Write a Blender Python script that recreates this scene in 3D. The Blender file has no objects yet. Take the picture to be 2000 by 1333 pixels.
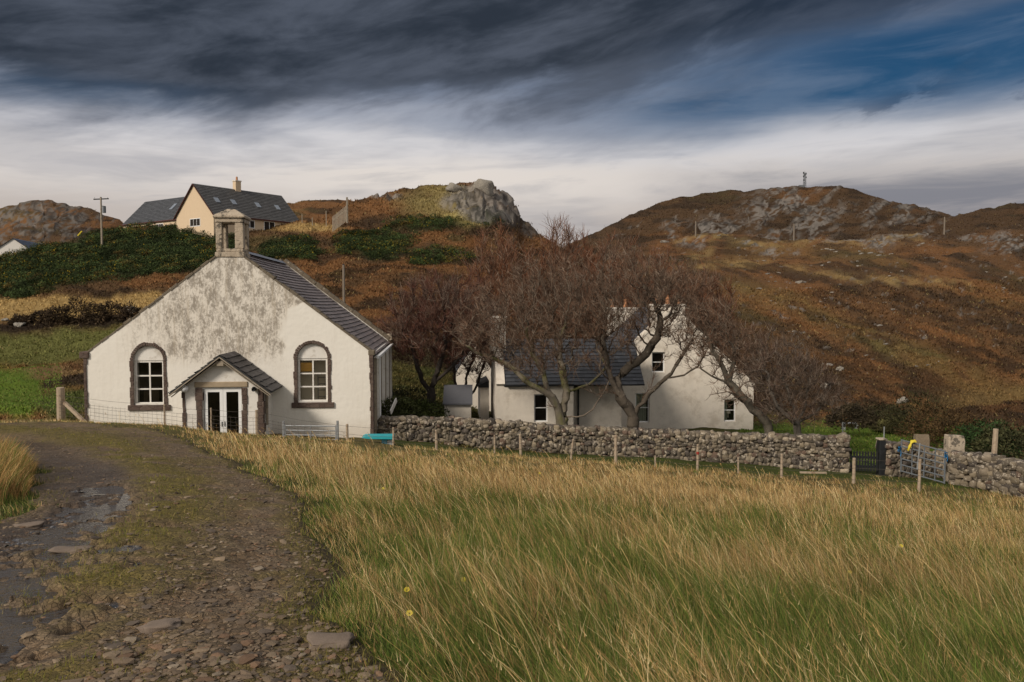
import bpy, math, random
import numpy as np
from mathutils import Vector, Matrix
from mathutils.geometry import tessellate_polygon
random.seed(7)
rng = np.random.default_rng(11)
scene = bpy.context.scene
COL = scene.collection
R = math.radians

# ------------------------------------------------------------------ camera model (photo is 2000 x 1333, focal 1555 px)
F = 1555.0
PITCH = math.atan(71.5 / F)
CP, SP = math.cos(PITCH), math.sin(PITCH)
CZ = 7.0
def ray(px, py):
    a = (px - 1000.0) / F; b = (666.5 - py) / F
    return a, CP + b * SP, -SP + b * CP
def at(px, py, Y):
    dx, dy, dz = ray(px, py)
    t = Y / dy
    return Vector((dx * t, Y, CZ + dz * t))
def ztan(py):
    b = (666.5 - np.asarray(py, float)) / F
    return (-SP + b * CP) / (CP + b * SP)
def proj(x, y, z):
    zz = z - CZ
    dep = y * CP - zz * SP
    up = y * SP + zz * CP
    return 1000 + F * x / dep, 666.5 - F * up / dep

# ------------------------------------------------------------------ numpy noise
def _h(ix, iy, iz, seed):
    n = (ix * 73856093) ^ (iy * 19349663) ^ (iz * 83492791) ^ (seed * 2654435761 % 2147483647)
    n = (n ^ (n >> 13)) * 1274126177
    n = n & 0x7fffffff
    n = (n ^ (n >> 16)) & 0xffffff
    return n / float(0xffffff)
def vn(x, y, z=0.0, seed=0):
    x = np.asarray(x, float); y = np.asarray(y, float) + 0 * x; z = np.asarray(z, float) + 0 * x
    ix = np.floor(x).astype(np.int64); iy = np.floor(y).astype(np.int64); iz = np.floor(z).astype(np.int64)
    fx = x - ix; fy = y - iy; fz = z - iz
    fx = fx * fx * (3 - 2 * fx); fy = fy * fy * (3 - 2 * fy); fz = fz * fz * (3 - 2 * fz)
    def L(a, b, t): return a + (b - a) * t
    two_d = not np.any(fz)
    def pl(k):
        return L(L(_h(ix, iy, iz + k, seed), _h(ix + 1, iy, iz + k, seed), fx),
                 L(_h(ix, iy + 1, iz + k, seed), _h(ix + 1, iy + 1, iz + k, seed), fx), fy)
    p0 = pl(0)
    return p0 if two_d else L(p0, pl(1), fz)
def fbm(x, y, z=0.0, o=4, seed=0):
    s = 0; a = 0.5; t = 0
    for k in range(o):
        s = s + a * vn(x * 2 ** k + 13.7 * k, y * 2 ** k + 7.1 * k, z * 2 ** k, seed + k); t += a; a *= 0.5
    return s / t
def sst(a, b, x):
    t = np.clip((x - a) / (b - a), 0, 1)
    return t * t * (3 - 2 * t)

# ------------------------------------------------------------------ objects
def finish(o, parent=None, label=None, cat=None, group=None, kind=None):
    if parent is not None: o.parent = parent
    if label: o['label'] = label
    if cat: o['category'] = cat
    if group: o['group'] = group
    if kind: o['kind'] = kind
    return o
def np_obj(name, V, Fc, mat, col=None, smooth=False, parent=None, **kw):
    V = np.asarray(V, np.float32); Fc = np.asarray(Fc, np.int32)
    me = bpy.data.meshes.new(name)
    k = Fc.shape[1]; nf = len(Fc)
    me.vertices.add(len(V)); me.vertices.foreach_set('co', V.ravel())
    me.loops.add(nf * k); me.loops.foreach_set('vertex_index', Fc.ravel())
    me.polygons.add(nf)
    me.polygons.foreach_set('loop_start', np.arange(0, nf * k, k, dtype=np.int32))
    try: me.polygons.foreach_set('loop_total', np.full(nf, k, np.int32))
    except Exception: pass
    me.polygons.foreach_set('use_smooth', np.full(nf, bool(smooth)))
    if col is not None:
        c = np.ones((len(V), 4), np.float32); c[:, :3] = col
        at_ = me.attributes.new('col', 'FLOAT_COLOR', 'POINT'); at_.data.foreach_set('color', c.ravel())
    me.update(calc_edges=True)
    me.materials.append(mat)
    o = bpy.data.objects.new(name, me); COL.objects.link(o)
    return finish(o, parent, **kw)
def empty(name, loc=(0, 0, 0), rz=0.0, **kw):
    o = bpy.data.objects.new(name, None); COL.objects.link(o)
    o.location = loc; o.rotation_euler = (0, 0, rz); o.empty_display_size = 0.3
    return finish(o, None, **kw)
class MB:
    """collects shapes for ONE mesh"""
    def __init__(s): s.v = []; s.f = []; s.c = []; s.cur = (1, 1, 1)
    def add(s, vs, fs):
        n = len(s.v)
        s.v += [tuple(p) for p in vs]; s.f += [tuple(i + n for i in f) for f in fs]; s.c += [s.cur] * len(vs)
        return s
    def box(s, lo, hi, M=None):
        x0, y0, z0 = lo; x1, y1, z1 = hi
        vs = [(x0, y0, z0), (x1, y0, z0), (x1, y1, z0), (x0, y1, z0), (x0, y0, z1), (x1, y0, z1), (x1, y1, z1), (x0, y1, z1)]
        if M is not None: vs = [M @ Vector(p) for p in vs]
        return s.add(vs, [(0, 3, 2, 1), (4, 5, 6, 7), (0, 1, 5, 4), (1, 2, 6, 5), (2, 3, 7, 6), (3, 0, 4, 7)])
    def bar(s, a, b, w, h, up=(0, 0, 1)):
        a = Vector(a); b = Vector(b); d = (b - a); L = d.length; d.normalize()
        side = d.cross(Vector(up))
        if side.length < 1e-3: side = d.cross(Vector((0, 1, 0)))
        side.normalize(); u = side.cross(d)
        vs = []
        for p in (a, b):
            for i, j in ((-1, -1), (1, -1), (1, 1), (-1, 1)): vs.append(p + side * (i * w / 2) + u * (j * h / 2))
        return s.add(vs, [(3, 2, 1, 0), (4, 5, 6, 7), (0, 1, 5, 4), (1, 2, 6, 5), (2, 3, 7, 6), (3, 0, 4, 7)])
    def tube(s, pts, rs, n=8, cap=True):
        pts = [Vector(p) for p in pts]
        if not hasattr(rs, '__len__'): rs = [rs] * len(pts)
        vs = []; fs = []; ref = Vector((0.31, 0.17, 0.93))
        for i, p in enumerate(pts):
            d = (pts[min(i + 1, len(pts) - 1)] - pts[max(i - 1, 0)]).normalized()
            a = d.cross(ref)
            if a.length < 0.05: a = d.cross(Vector((1, 0, 0)))
            a.normalize(); b = d.cross(a)
            for k in range(n):
                t = 2 * math.pi * k / n
                vs.append(p + (a * math.cos(t) + b * math.sin(t)) * rs[i])
        for i in range(len(pts) - 1):
            for k in range(n):
                q = (k + 1) % n
                fs.append((i * n + k, i * n + q, (i + 1) * n + q, (i + 1) * n + k))
        if cap: fs += [tuple(range(n)), tuple(reversed(range((len(pts) - 1) * n, len(pts) * n)))]
        return s.add(vs, fs)
    def plate(s, outline, y0, y1, holes=(), M=None):
        """outline/holes in (x, z), extruded from y0 to y1"""
        loops = [list(outline)] + [list(h) for h in holes]
        flat = [p for l in loops for p in l]
        tris = tessellate_polygon([[Vector((p[0], p[1], 0)) for p in l] for l in loops])
        n = len(flat)
        vs = [Vector((p[0], y0, p[1])) for p in flat] + [Vector((p[0], y1, p[1])) for p in flat]
        if M is not None: vs = [M @ p for p in vs]
        fs = []
        for t in tris:
            a, b, c = [flat[i] for i in t]
            if (b[0] - a[0]) * (c[1] - a[1]) - (b[1] - a[1]) * (c[0] - a[0]) < 0: t = (t[0], t[2], t[1])
            fs.append(tuple(t)); fs.append((t[2] + n, t[1] + n, t[0] + n))
        o = 0
        for l in loops:
            m = len(l)
            ar = sum(l[i][0] * l[(i + 1) % m][1] - l[(i + 1) % m][0] * l[i][1] for i in range(m))
            rev = (ar > 0) != (l is loops[0])
            for i in range(m):
                j = (i + 1) % m
                q = (o + i, o + i + n, o + j + n, o + j)
                fs.append(tuple(reversed(q)) if rev else q)
            o += m
        return s.add(vs, fs)
    def build(s, name, mat, parent=None, smooth=False, bevel=0, **kw):
        me = bpy.data.meshes.new(name); me.from_pydata(s.v, [], s.f); me.update()
        at_ = me.attributes.new('col', 'FLOAT_COLOR', 'POINT')
        c = np.ones((len(s.v), 4), np.float32); c[:, :3] = np.array(s.c); at_.data.foreach_set('color', c.ravel())
        if smooth: me.polygons.foreach_set('use_smooth', [True] * len(me.polygons))
        me.materials.append(mat)
        o = bpy.data.objects.new(name, me); COL.objects.link(o)
        if bevel:
            b = o.modifiers.new('bevel', 'BEVEL'); b.width = bevel; b.segments = 2; b.limit_method = 'ANGLE'
        return finish(o, parent, **kw)

# ------------------------------------------------------------------ node helpers
class NT:
    def __init__(s, tree): s.t = tree; s.n = tree.nodes; s.l = tree.links
    def node(s, typ, **kw):
        nd = s.n.new(typ)
        for k, v in kw.items(): setattr(nd, k, v)
        return nd
    def put(s, sock, val):
        if isinstance(val, NV): val = val.s
        if isinstance(val, bpy.types.NodeSocket): s.l.new(val, sock)
        elif isinstance(val, (tuple, list)) and sock.type == 'RGBA' and len(val) == 3: sock.default_value = (*val, 1)
        else: sock.default_value = val
    def m(s, op, a, b=0.0, c=None):
        nd = s.node('ShaderNodeMath', operation=op); s.put(nd.inputs[0], a); s.put(nd.inputs[1], b)
        if c is not None: s.put(nd.inputs[2], c)
        return NV(s, nd.outputs[0])
    def mix(s, f, a, b, bt='MIX'):
        nd = s.node('ShaderNodeMix', data_type='RGBA', blend_type=bt)
        s.put(nd.inputs[0], f); s.put(nd.inputs[6], a); s.put(nd.inputs[7], b)
        return nd.outputs[2]
    def noise(s, vec, scale, detail=4, rough=0.55, dist=0.0, out=0):
        nd = s.node('ShaderNodeTexNoise'); nd.inputs['Scale'].default_value = scale; nd.inputs['Detail'].default_value = detail
        nd.inputs['Roughness'].default_value = rough; nd.inputs['Distortion'].default_value = dist
        if vec is not None: s.put(nd.inputs['Vector'], vec)
        return NV(s, nd.outputs[out])
    def voro(s, vec, scale, feature='F1', out='Distance', rnd=1.0):
        nd = s.node('ShaderNodeTexVoronoi', feature=feature); nd.inputs['Scale'].default_value = scale; nd.inputs['Randomness'].default_value = rnd
        if vec is not None: s.put(nd.inputs['Vector'], vec)
        return NV(s, nd.outputs[out])
    def ss(s, a, b, x):
        nd = s.node('ShaderNodeMapRange', interpolation_type='SMOOTHSTEP')
        s.put(nd.inputs[0], x); s.put(nd.inputs[1], a); s.put(nd.inputs[2], b)
        return NV(s, nd.outputs[0])
    def scalev(s, vec, sc, off=(0, 0, 0), rot=(0, 0, 0)):
        nd = s.node('ShaderNodeMapping'); nd.inputs['Scale'].default_value = sc; nd.inputs['Location'].default_value = off; nd.inputs['Rotation'].default_value = rot
        s.put(nd.inputs[0], vec); return nd.outputs[0]
    def coord(s, which='Object'): return s.node('ShaderNodeTexCoord').outputs[which]
    def attr(s, name='col'): return s.node('ShaderNodeAttribute', attribute_name=name).outputs['Color']
    def bump(s, h, strength=0.5, dist=0.02, nrm=None):
        nd = s.node('ShaderNodeBump'); nd.inputs['Strength'].default_value = strength; nd.inputs['Distance'].default_value = dist
        s.put(nd.inputs['Height'], h)
        if nrm is not None: s.put(nd.inputs['Normal'], nrm)
        return nd.outputs[0]
    def grey(s, v):
        nd = s.node('ShaderNodeCombineColor'); [s.put(nd.inputs[i], v) for i in range(3)]; return nd.outputs[0]
class NV:
    def __init__(s, nt, sock): s.nt = nt; s.s = sock
    def __add__(s, o): return s.nt.m('ADD', s, o)
    __radd__ = __add__
    def __sub__(s, o): return s.nt.m('SUBTRACT', s, o)
    def __rsub__(s, o): return s.nt.m('SUBTRACT', o, s)
    def __mul__(s, o): return s.nt.m('MULTIPLY', s, o)
    __rmul__ = __mul__
    def __truediv__(s, o): return s.nt.m('DIVIDE', s, o)
    def clamp(s):
        r = s.nt.m('ADD', s, 0.0); r.s.node.use_clamp = True; return r
def material(name, fn):
    m = bpy.data.materials.new(name); m.use_nodes = True
    m.node_tree.nodes.clear(); nt = NT(m.node_tree)
    out = nt.node('ShaderNodeOutputMaterial'); b = nt.node('ShaderNodeBsdfPrincipled')
    nt.l.new(b.outputs[0], out.inputs[0])
    b.inputs['Specular IOR Level'].default_value = 0.25
    r = fn(nt, b)
    return m
def simple(name, col, rough=0.8, var=0.25, sc=6.0, bump=0.3, dist=0.01, metal=0.0, use_attr=False, dirt=None):
    def fn(nt, b):
        co = nt.coord()
        n = nt.noise(co, sc, 6, 0.65)
        base = nt.attr() if use_attr else col
        c = nt.mix(1.0, base, nt.grey(1.0 - var + 2 * var * n), 'MULTIPLY')
        if dirt:
            c = nt.mix(nt.ss(0.5, 0.68, nt.noise(co, sc * 0.35, 5, 0.7)) * dirt[3], c, dirt[:3])
        nt.put(b.inputs['Base Color'], c); b.inputs['Roughness'].default_value = rough; b.inputs['Metallic'].default_value = metal
        if bump: nt.put(b.inputs['Normal'], nt.bump(nt.noise(co, sc * 4, 5, 0.6), bump, dist))
    return material(name, fn)
# ------------------------------------------------------------------ materials
def m_terrain(nt, b):
    co = nt.coord(); c = nt.attr()
    n1 = nt.noise(co, 0.35, 6, 0.7); n2 = nt.noise(co, 2.6, 5, 0.7); n3 = nt.noise(co, 14, 3, 0.6)
    f = (0.25 + 0.55 * n1 + 0.55 * n2 + 0.4 * n3)
    c = nt.mix(1.0, c, nt.grey(f), 'MULTIPLY')
    nt.put(b.inputs['Base Color'], c); b.inputs['Roughness'].default_value = 0.95; b.inputs['Specular IOR Level'].default_value = 0.1
    nt.put(b.inputs['Normal'], nt.bump(n2 * 0.7 + n3 * 0.3, 0.8, 0.35))
M_terrain = material('terrain', m_terrain)
def m_blade(nt, b):
    c = nt.attr()
    nt.put(b.inputs['Base Color'], c); b.inputs['Roughness'].default_value = 0.75; b.inputs['Specular IOR Level'].default_value = 0.12
M_blade = material('blades', m_blade)
def m_harl(nt, b):
    # limewashed harling: weathered grey-brown blotches high on the gable, a clean repainted patch low down
    co = nt.coord()
    sep = nt.node('ShaderNodeSeparateXYZ'); nt.put(sep.inputs[0], co)
    X, Z = NV(nt, sep.outputs[0]), NV(nt, sep.outputs[2])
    big = nt.noise(co, 0.8, 3, 0.5)
    st = nt.noise(nt.scalev(co, (2.3, 2.3, 1.15)), 1.3, 8, 0.72)
    fine = nt.noise(nt.scalev(co, (1, 1, 0.6)), 13, 6, 0.75)
    lines = nt.noise(nt.scalev(co, (0.25, 0.25, 3.0)), 1.6, 3, 0.5)
    # how weathered: strong in the middle and the top of the gable
    up = nt.ss(2.9, 4.3, Z + (big - 0.5) * 1.6)
    rt = 1.0 - nt.ss(7.35, 7.7, X + (nt.noise(co, 1.3, 3) - 0.5) * 1.0 - nt.ss(5.0, 6.2, Z) * 3.0)
    lf = nt.ss(0.9, 2.2, X + (big - 0.5) * 1.0)
    mid = nt.ss(2.8, 3.8, X + (big - 0.5) * 2.0)
    ctr = nt.ss(2.4, 3.4, Z + (big - .5) * 2.0) * mid
    w = (up * 0.8 + ctr * 0.6).clamp() * rt * lf
    blot = nt.ss(0.46, 0.585, st * 0.50 + fine * 0.46 + (w - 0.5) * 0.08)
    c = nt.mix(big, (0.80, 0.755, 0.68), (0.73, 0.68, 0.60))
    c = nt.mix(w * 0.38, c, (0.62, 0.54, 0.44))
    c = nt.mix(blot * w * 0.88, c, nt.mix(fine, (0.12, 0.10, 0.08), (0.35, 0.30, 0.24)))
    drip = nt.ss(0.50, 0.66, nt.noise(nt.scalev(co, (7, 7, .45)), 1.0, 6, 0.7))
    c = nt.mix(drip * (w * 0.5 + 0.10), c, (0.45, 0.38, 0.29))
    specks = nt.ss(0.74, 0.82, nt.noise(co, 5.0, 6, 0.8)) * 0.5
    c = nt.mix(specks, c, (0.35, 0.28, 0.2))
    foot = (1.0 - nt.ss(0.1, 0.9, Z + (st - 0.5) * 0.8)) * 0.35
    c = nt.mix(foot, c, (0.42, 0.33, 0.24))
    nt.put(b.inputs['Base Color'], c); b.inputs['Roughness'].default_value = 0.9
    h = nt.noise(co, 4.5, 6, 0.6) + nt.noise(co, 30, 3) * 0.25
    nt.put(b.inputs['Normal'], nt.bump(h, 0.45, 0.04))
M_harl = material('weathered_harling', m_harl)
M_white = simple('old_white_paint', (0.72, 0.68, 0.62), 0.6, 0.12, 9, 0.3, 0.004, dirt=(0.35, 0.29, 0.22, 0.45))
M_upvc = simple('white_window_frame', (0.78, 0.77, 0.75), 0.4, 0.05, 5, 0.0)
M_cottage = simple('cottage_render', (0.68, 0.61, 0.52), 0.9, 0.16, 3.0, 0.35, 0.02, dirt=(0.40, 0.33, 0.25, 0.5))
M_cream = simple('cream_render', (0.60, 0.46, 0.31), 0.9, 0.08, 2, 0.15, 0.01)
def m_slate(nt, b):
    co = nt.coord(); n = nt.noise(co, 3, 6, 0.7); n2 = nt.noise(co, 24, 4)
    c = nt.mix(1.0, nt.attr(), nt.grey(0.7 + 0.6 * n), 'MULTIPLY')
    c = nt.mix(nt.ss(0.66, 0.74, n2) * 0.35, c, (0.14, 0.13, 0.09))
    nt.put(b.inputs['Base Color'], c); b.inputs['Roughness'].default_value = 0.55
    nt.put(b.inputs['Normal'], nt.bump(n2, 0.35, 0.006))
M_slate = material('slate', m_slate)
def m_redstone(nt, b):
    co = nt.coord()
    cell = nt.voro(nt.scalev(co, (1.2, 1.2, 2.0)), 2.6, 'F1', 'Color')
    e = nt.voro(nt.scalev(co, (1.2, 1.2, 2.0)), 2.6, 'DISTANCE_TO_EDGE')
    n = nt.noise(co, 12, 6, 0.7)
    bw = nt.node('ShaderNodeRGBToBW'); nt.put(bw.inputs[0], cell)
    c = nt.mix(NV(nt, bw.outputs[0]), (0.075, 0.043, 0.035), (0.14, 0.10, 0.08))
    c = nt.mix(nt.ss(0.35, 0.7, n), c, (0.10, 0.075, 0.06))
    c = nt.mix(nt.ss(0.66, 0.74, nt.noise(co, 20, 5, 0.7)) * 0.6, c, (0.42, 0.37, 0.30))
    nt.put(b.inputs['Base Color'], c); b.inputs['Roughness'].default_value = 0.9
    nt.put(b.inputs['Normal'], nt.bump(nt.ss(0, 0.06, e) * 0.6 + n * 0.7, 0.8, 0.03))
M_redstone = material('dark_red_sandstone', m_redstone)
def m_lichen(nt, b):
    co = nt.coord(); n = nt.noise(co, 4, 7, 0.7); v = nt.voro(co, 7); f = nt.noise(co, 30, 4)
    c = nt.mix(n, (0.30, 0.23, 0.16), (0.52, 0.44, 0.34))
    c = nt.mix(nt.ss(0.52, 0.60, nt.noise(co, 3.2, 6, 0.7)), c, (0.13, 0.11, 0.085))
    c = nt.mix(nt.ss(0.62, 0.70, f) * 0.7, c, (0.08, 0.065, 0.05))
    nt.put(b.inputs['Base Color'], c); b.inputs['Roughness'].default_value = 0.95
    nt.put(b.inputs['Normal'], nt.bump(n + f * 0.5 - v * 0.4, 0.9, 0.04))
M_lichen = material('lichened_stone', m_lichen)
def m_coping(nt, b):
    co = nt.coord(); n = nt.noise(co, 6, 7, 0.7); f = nt.noise(co, 30, 4)
    c = nt.mix(n, (0.09, 0.07, 0.05), (0.22, 0.18, 0.13))
    c = nt.mix(nt.ss(0.58, 0.66, nt.noise(co, 2.6, 6, 0.75)) * 0.8, c, (0.45, 0.39, 0.31))
    nt.put(b.inputs['Base Color'], c); b.inputs['Roughness'].default_value = 0.95
    nt.put(b.inputs['Normal'], nt.bump(n + f * 0.5, 0.9, 0.04))
M_coping = material('skew_coping', m_coping)
def m_drystone(nt, b):
    co = nt.coord(); n = nt.noise(co, 7, 7, 0.7); f = nt.noise(co, 32, 5, 0.7)
    c = nt.mix(1.0, nt.attr(), nt.grey(0.55 + 0.9 * n), 'MULTIPLY')
    c = nt.mix(nt.ss(0.54, 0.60, nt.noise(co, 6.5, 6, 0.75)) * 0.7, c, (0.50, 0.43, 0.34))
    c = nt.mix(nt.ss(0.60, 0.68, f) * 0.6, c, (0.055, 0.045, 0.035))
    nt.put(b.inputs['Base Color'], c); b.inputs['Roughness'].default_value = 0.92
    nt.put(b.inputs['Normal'], nt.bump(n + f * 0.6, 0.9, 0.035))
M_drystone = material('drystone', m_drystone)
def m_glass(nt, b):
    b.inputs['Base Color'].default_value = (0.9, 0.92, 0.92, 1); b.inputs['Roughness'].default_value = 0.03
    b.inputs['Specular IOR Level'].default_value = 0.5
    tr = nt.node('ShaderNodeBsdfTransparent'); mx = nt.node('ShaderNodeMixShader'); gl = nt.node('ShaderNodeBsdfGlossy')
    gl.inputs['Roughness'].default_value = 0.02; gl.inputs[0].default_value = (1, 1, 1, 1)
    fr = nt.node('ShaderNodeFresnel'); fr.inputs[0].default_value = 1.45
    nt.put(mx.inputs[0], NV(nt, fr.outputs[0]) * 0.9); nt.l.new(tr.outputs[0], mx.inputs[1]); nt.l.new(gl.outputs[0], mx.inputs[2])
    out = [n for n in nt.n if n.type == 'OUTPUT_MATERIAL'][0]; nt.l.new(mx.outputs[0], out.inputs[0])
M_glass = material('window_glass', m_glass)
M_dark = simple('dark_interior', (0.025, 0.02, 0.016), 0.9, 0.2, 2, 0)
M_beige = simple('interior_plaster', (0.66, 0.57, 0.42), 0.9, 0.15, 1.2, 0)
M_ochre = simple('ochre_blind', (0.55, 0.30, 0.06), 0.8, 0.1, 3, 0)
M_wood = simple('weathered_wood', (0.30, 0.25, 0.19), 0.9, 0.35, 9, 0.6, 0.01, dirt=(0.13, 0.10, 0.075, 0.7))
M_post = simple('grey_fence_wood', (0.36, 0.28, 0.20), 0.9, 0.35, 10, 0.6, 0.01, dirt=(0.16, 0.09, 0.055, 0.8))
M_galv = simple('galvanised_steel', (0.38, 0.39, 0.40), 0.45, 0.25, 14, 0.1, 0.003, metal=0.5, dirt=(0.2, 0.15, 0.11, 0.5))
M_wire = simple('fence_wire', (0.12, 0.10, 0.085), 0.6, 0.2, 14, 0, metal=0.4)
M_bluegal = simple('blue_grey_steel', (0.12, 0.13, 0.14), 0.6, 0.25, 14, 0.1, 0.003, metal=0.0)
M_black = simple('black_paint', (0.017, 0.018, 0.019), 0.55, 0.3, 8, 0.2, 0.004)
M_lead = simple('lead_flashing', (0.20, 0.21, 0.24), 0.5, 0.2, 8, 0.2, 0.004, metal=0.2)
M_sand = simple('sandstone_lintel', (0.36, 0.28, 0.19), 0.9, 0.2, 7, 0.4, 0.01)
M_turq = simple('turquoise_paint', (0.03, 0.33, 0.37), 0.5, 0.2, 7, 0.2, 0.004)
M_tub = simple('pale_blue_plastic', (0.16, 0.50, 0.66), 0.45, 0.1, 7, 0.0)
M_plastic = simple('white_plastic', (0.7, 0.7, 0.7), 0.35, 0.05, 7, 0.0)
M_yellow = simple('yellow_plastic', (0.6, 0.47, 0.04), 0.5, 0.15, 7, 0.2, 0.01)
M_rope = simple('blue_rope', (0.02, 0.16, 0.36), 0.8, 0.2, 20, 0.4, 0.01)
M_terra = simple('terracotta', (0.42, 0.20, 0.10), 0.85, 0.2, 5, 0.2)
M_plum = simple('plum_fascia', (0.075, 0.03, 0.025), 0.6, 0.15, 5, 0)
M_curtain = simple('pale_curtain', (0.34, 0.36, 0.27), 0.9, 0.2, 3, 0)
def m_bark(nt, b):
    co = nt.coord(); n = nt.noise(nt.scalev(co, (1, 1, .5)), 9, 7, 0.7); f = nt.noise(co, 40, 4)
    c = nt.mix(1.0, nt.attr(), nt.grey(0.45 + 1.1 * n), 'MULTIPLY')
    c = nt.mix(nt.ss(0.60, 0.68, nt.noise(co, 4.5, 5, 0.7)) * 0.5, c, (0.28, 0.25, 0.20))
    nt.put(b.inputs['Base Color'], c); b.inputs['Roughness'].default_value = 0.95
    nt.put(b.inputs['Normal'], nt.bump(n + f * 0.5, 1.0, 0.04))
M_bark = material('bark', m_bark)
def m_track(nt, b):
    co = nt.coord(); base = nt.attr()
    wv = nt.scalev(co, (1, 1.0, 1))
    c1 = nt.voro(wv, 13, 'F1', 'Color'); e1 = nt.voro(wv, 13, 'DISTANCE_TO_EDGE'); e2 = nt.voro(wv, 38, 'DISTANCE_TO_EDGE'); c2 = nt.voro(wv, 38, 'F1', 'Color')
    b1 = nt.node('ShaderNodeRGBToBW'); nt.put(b1.inputs[0], c1); b2 = nt.node('ShaderNodeRGBToBW'); nt.put(b2.inputs[0], c2)
    n = nt.noise(co, 2.2, 6, 0.7); f = nt.noise(co, 60, 4)
    c = nt.mix(1.0, base, nt.grey(0.35 + 0.7 * NV(nt, b1.outputs[0]) * n * 2 + 0.6 * NV(nt, b2.outputs[0])), 'MULTIPLY')
    nt.put(b.inputs['Base Color'], c)
    wet = nt.node('ShaderNodeAttribute', attribute_name='wet').outputs['Fac']
    nt.put(b.inputs['Roughness'], (0.93 - 0.45 * NV(nt, wet)).clamp())
    h = nt.ss(0.0, 0.18, e1) * nt.ss(.3, .6, NV(nt, b1.outputs[0])) * 0.8 + nt.ss(0, 0.1, e2) * 0.35 + f * 0.35
    nt.put(b.inputs['Normal'], nt.bump(h, 0.85, 0.025))
M_track = material('gravel_track', m_track)
def m_puddle(nt, b):
    co = nt.coord()
    b.inputs['Base Color'].default_value = (0.03, 0.022, 0.016, 1); b.inputs['Roughness'].default_value = 0.07
    b.inputs['Specular IOR Level'].default_value = 0.9; b.inputs['IOR'].default_value = 1.7
    nt.put(b.inputs['Normal'], nt.bump(nt.noise(nt.scalev(co, (1, 1, 1)), 11, 5, 0.7), 0.8, 0.05))
M_puddle = material('puddle_water', m_puddle)
# ------------------------------------------------------------------ terrain: one sheet, rows of constant-ish depth, columns of constant bearing
def tslope(u):
    return 0.12 + 0.085 * np.clip((u + 0.30) / 0.95, -0.15, 1.15)
UD = np.linspace(-0.78, 0.78, 860)
side = 0.78 * (9.0 / 0.78) ** np.linspace(0, 1, 46)[1:]
UG = np.concatenate([-side[::-1], UD, side])
PXG = 1000 + F * UG
def li(tab, x):
    a = np.array(tab, float); return np.interp(x, a[:, 0], a[:, 1])
def z_from(py, Y): return CZ + ztan(py) * Y
LB = [(-900,830),(0,826),(118,823),(167,829),(300,836),(450,847),(728,860),(800,869),(900,881),(1050,889),(1250,898),(1400,906),(1550,913),(1655,919),(1750,925),(1900,933),(2000,942),(2900,960)]
LC = [(-900,800),(0,790),(100,790),(165,785),(450,790),(735,795),(800,800),(870,808),(930,825),(1000,838),(1100,845),(1300,850),(1480,849),(1650,851),(1750,853),(1850,855),(2000,862),(2900,880)]
LD = [(-900,745),(0,728),(100,735),(165,730),(450,725),(735,745),(800,760),(900,785),(1000,805),(1100,815),(1300,825),(1480,828),(1650,829),(1760,832),(1850,826),(1950,812),(2000,803),(2900,760)]
LE = [(-900,690),(0,660),(220,655),(450,645),(735,680),(850,700),(1000,745),(1150,775),(1300,790),(1480,795),(1650,790),(1760,785),(1850,770),(2000,740),(2900,680)]
LF = [(-900,640),(0,588),(220,588),(400,575),(600,570),(735,585),(850,600),(1000,650),(1150,705),(1300,735),(1480,745),(1650,735),(1850,700),(2000,665),(2900,600)]
LG = [(-900,560),(-200,530),(0,503),(60,488),(150,465),(250,448),(345,440),(450,440),(560,438),(620,433),(645,415),(680,400),(700,393),(760,375),(800,366),(850,360),(900,354),(930,356),(960,366),(985,382),(1003,397),(1010,410),(1014,428),(1040,444),(1075,468),(1120,500),(1200,540),(1300,575),(1500,600),(1700,590),(2000,555),(2900,480)]
YG_ = [(-900,100),(0,108),(345,116),(600,120),(700,140),(850,150),(1010,150),(1100,140),(1200,140),(1500,160),(2000,190),(2900,200)]
LH = [(-900,600),(600,480),(1000,470),(1040,490),(1100,520),(1200,535),(1300,532),(1500,530),(1700,520),(2000,500),(2900,450)]
YH_ = [(-900,160),(700,170),(1000,200),(1150,270),(2900,290)]
LI = [(-900,480),(-300,440),(0,409),(60,394),(110,391),(150,401),(200,418),(240,434),(270,452),(500,452),(530,402),(565,397),(640,395),(680,396),(720,420),(900,450),(1060,505),(1130,505),(1200,485),(1300,467),(1380,456),(1450,461),(1500,470),(1560,468),(1650,472),(1700,462),(1800,459),(1900,452),(2000,433),(2300,410),(2900,400)]
YI_ = [(-900,300),(700,300),(1000,400),(1200,430),(2900,430)]
LJ = [(-900,560),(900,530),(1060,520),(1200,503),(1380,478),(1560,485),(1900,470),(2000,455),(2900,425)]
LK = [(-900,620),(900,600),(1050,492),(1100,482),(1140,462),(1200,437),(1250,411),(1300,392),(1350,383),(1400,375),(1440,370),(1500,372),(1530,366),(1600,365),(1680,375),(1720,388),(1780,400),(1840,414),(1860,421),(1900,413),(1950,402),(2000,397),(2300,390),(2900,420)]
o1 = np.ones_like(UG)
layers = []   # (Y array, z array, rows to next)
for Yc, n in [(-40, 3), (-4, 4), (0.6, 30), (3, 60), (8, 60), (16, 50)]:
    zz = CZ - (1.25 + 0.12 * Yc) if Yc > 0 else CZ - 1.25 - 0.03 * Yc
    Yv = o1 * Yc
    if Yc > 0: layers.append((Yv, CZ - (1.25 + tslope(UG) * Yc), n))
    else: layers.append((Yv, o1 * zz, n))
layers.append((o1 * 26, np.where(UG < -0.35, 1, 1) * (CZ - (1.25 + (tslope(UG) - 0.006 * sst(-0.33, -0.5, UG)) * 26)), 26))
layers.append((o1 * 32, z_from(li(LB, PXG), 32), 40))
layers.append((o1 * 44, z_from(li(LC, PXG), 44), 46))
layers.append((o1 * 56, z_from(li(LD, PXG), 56), 40))
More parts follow.
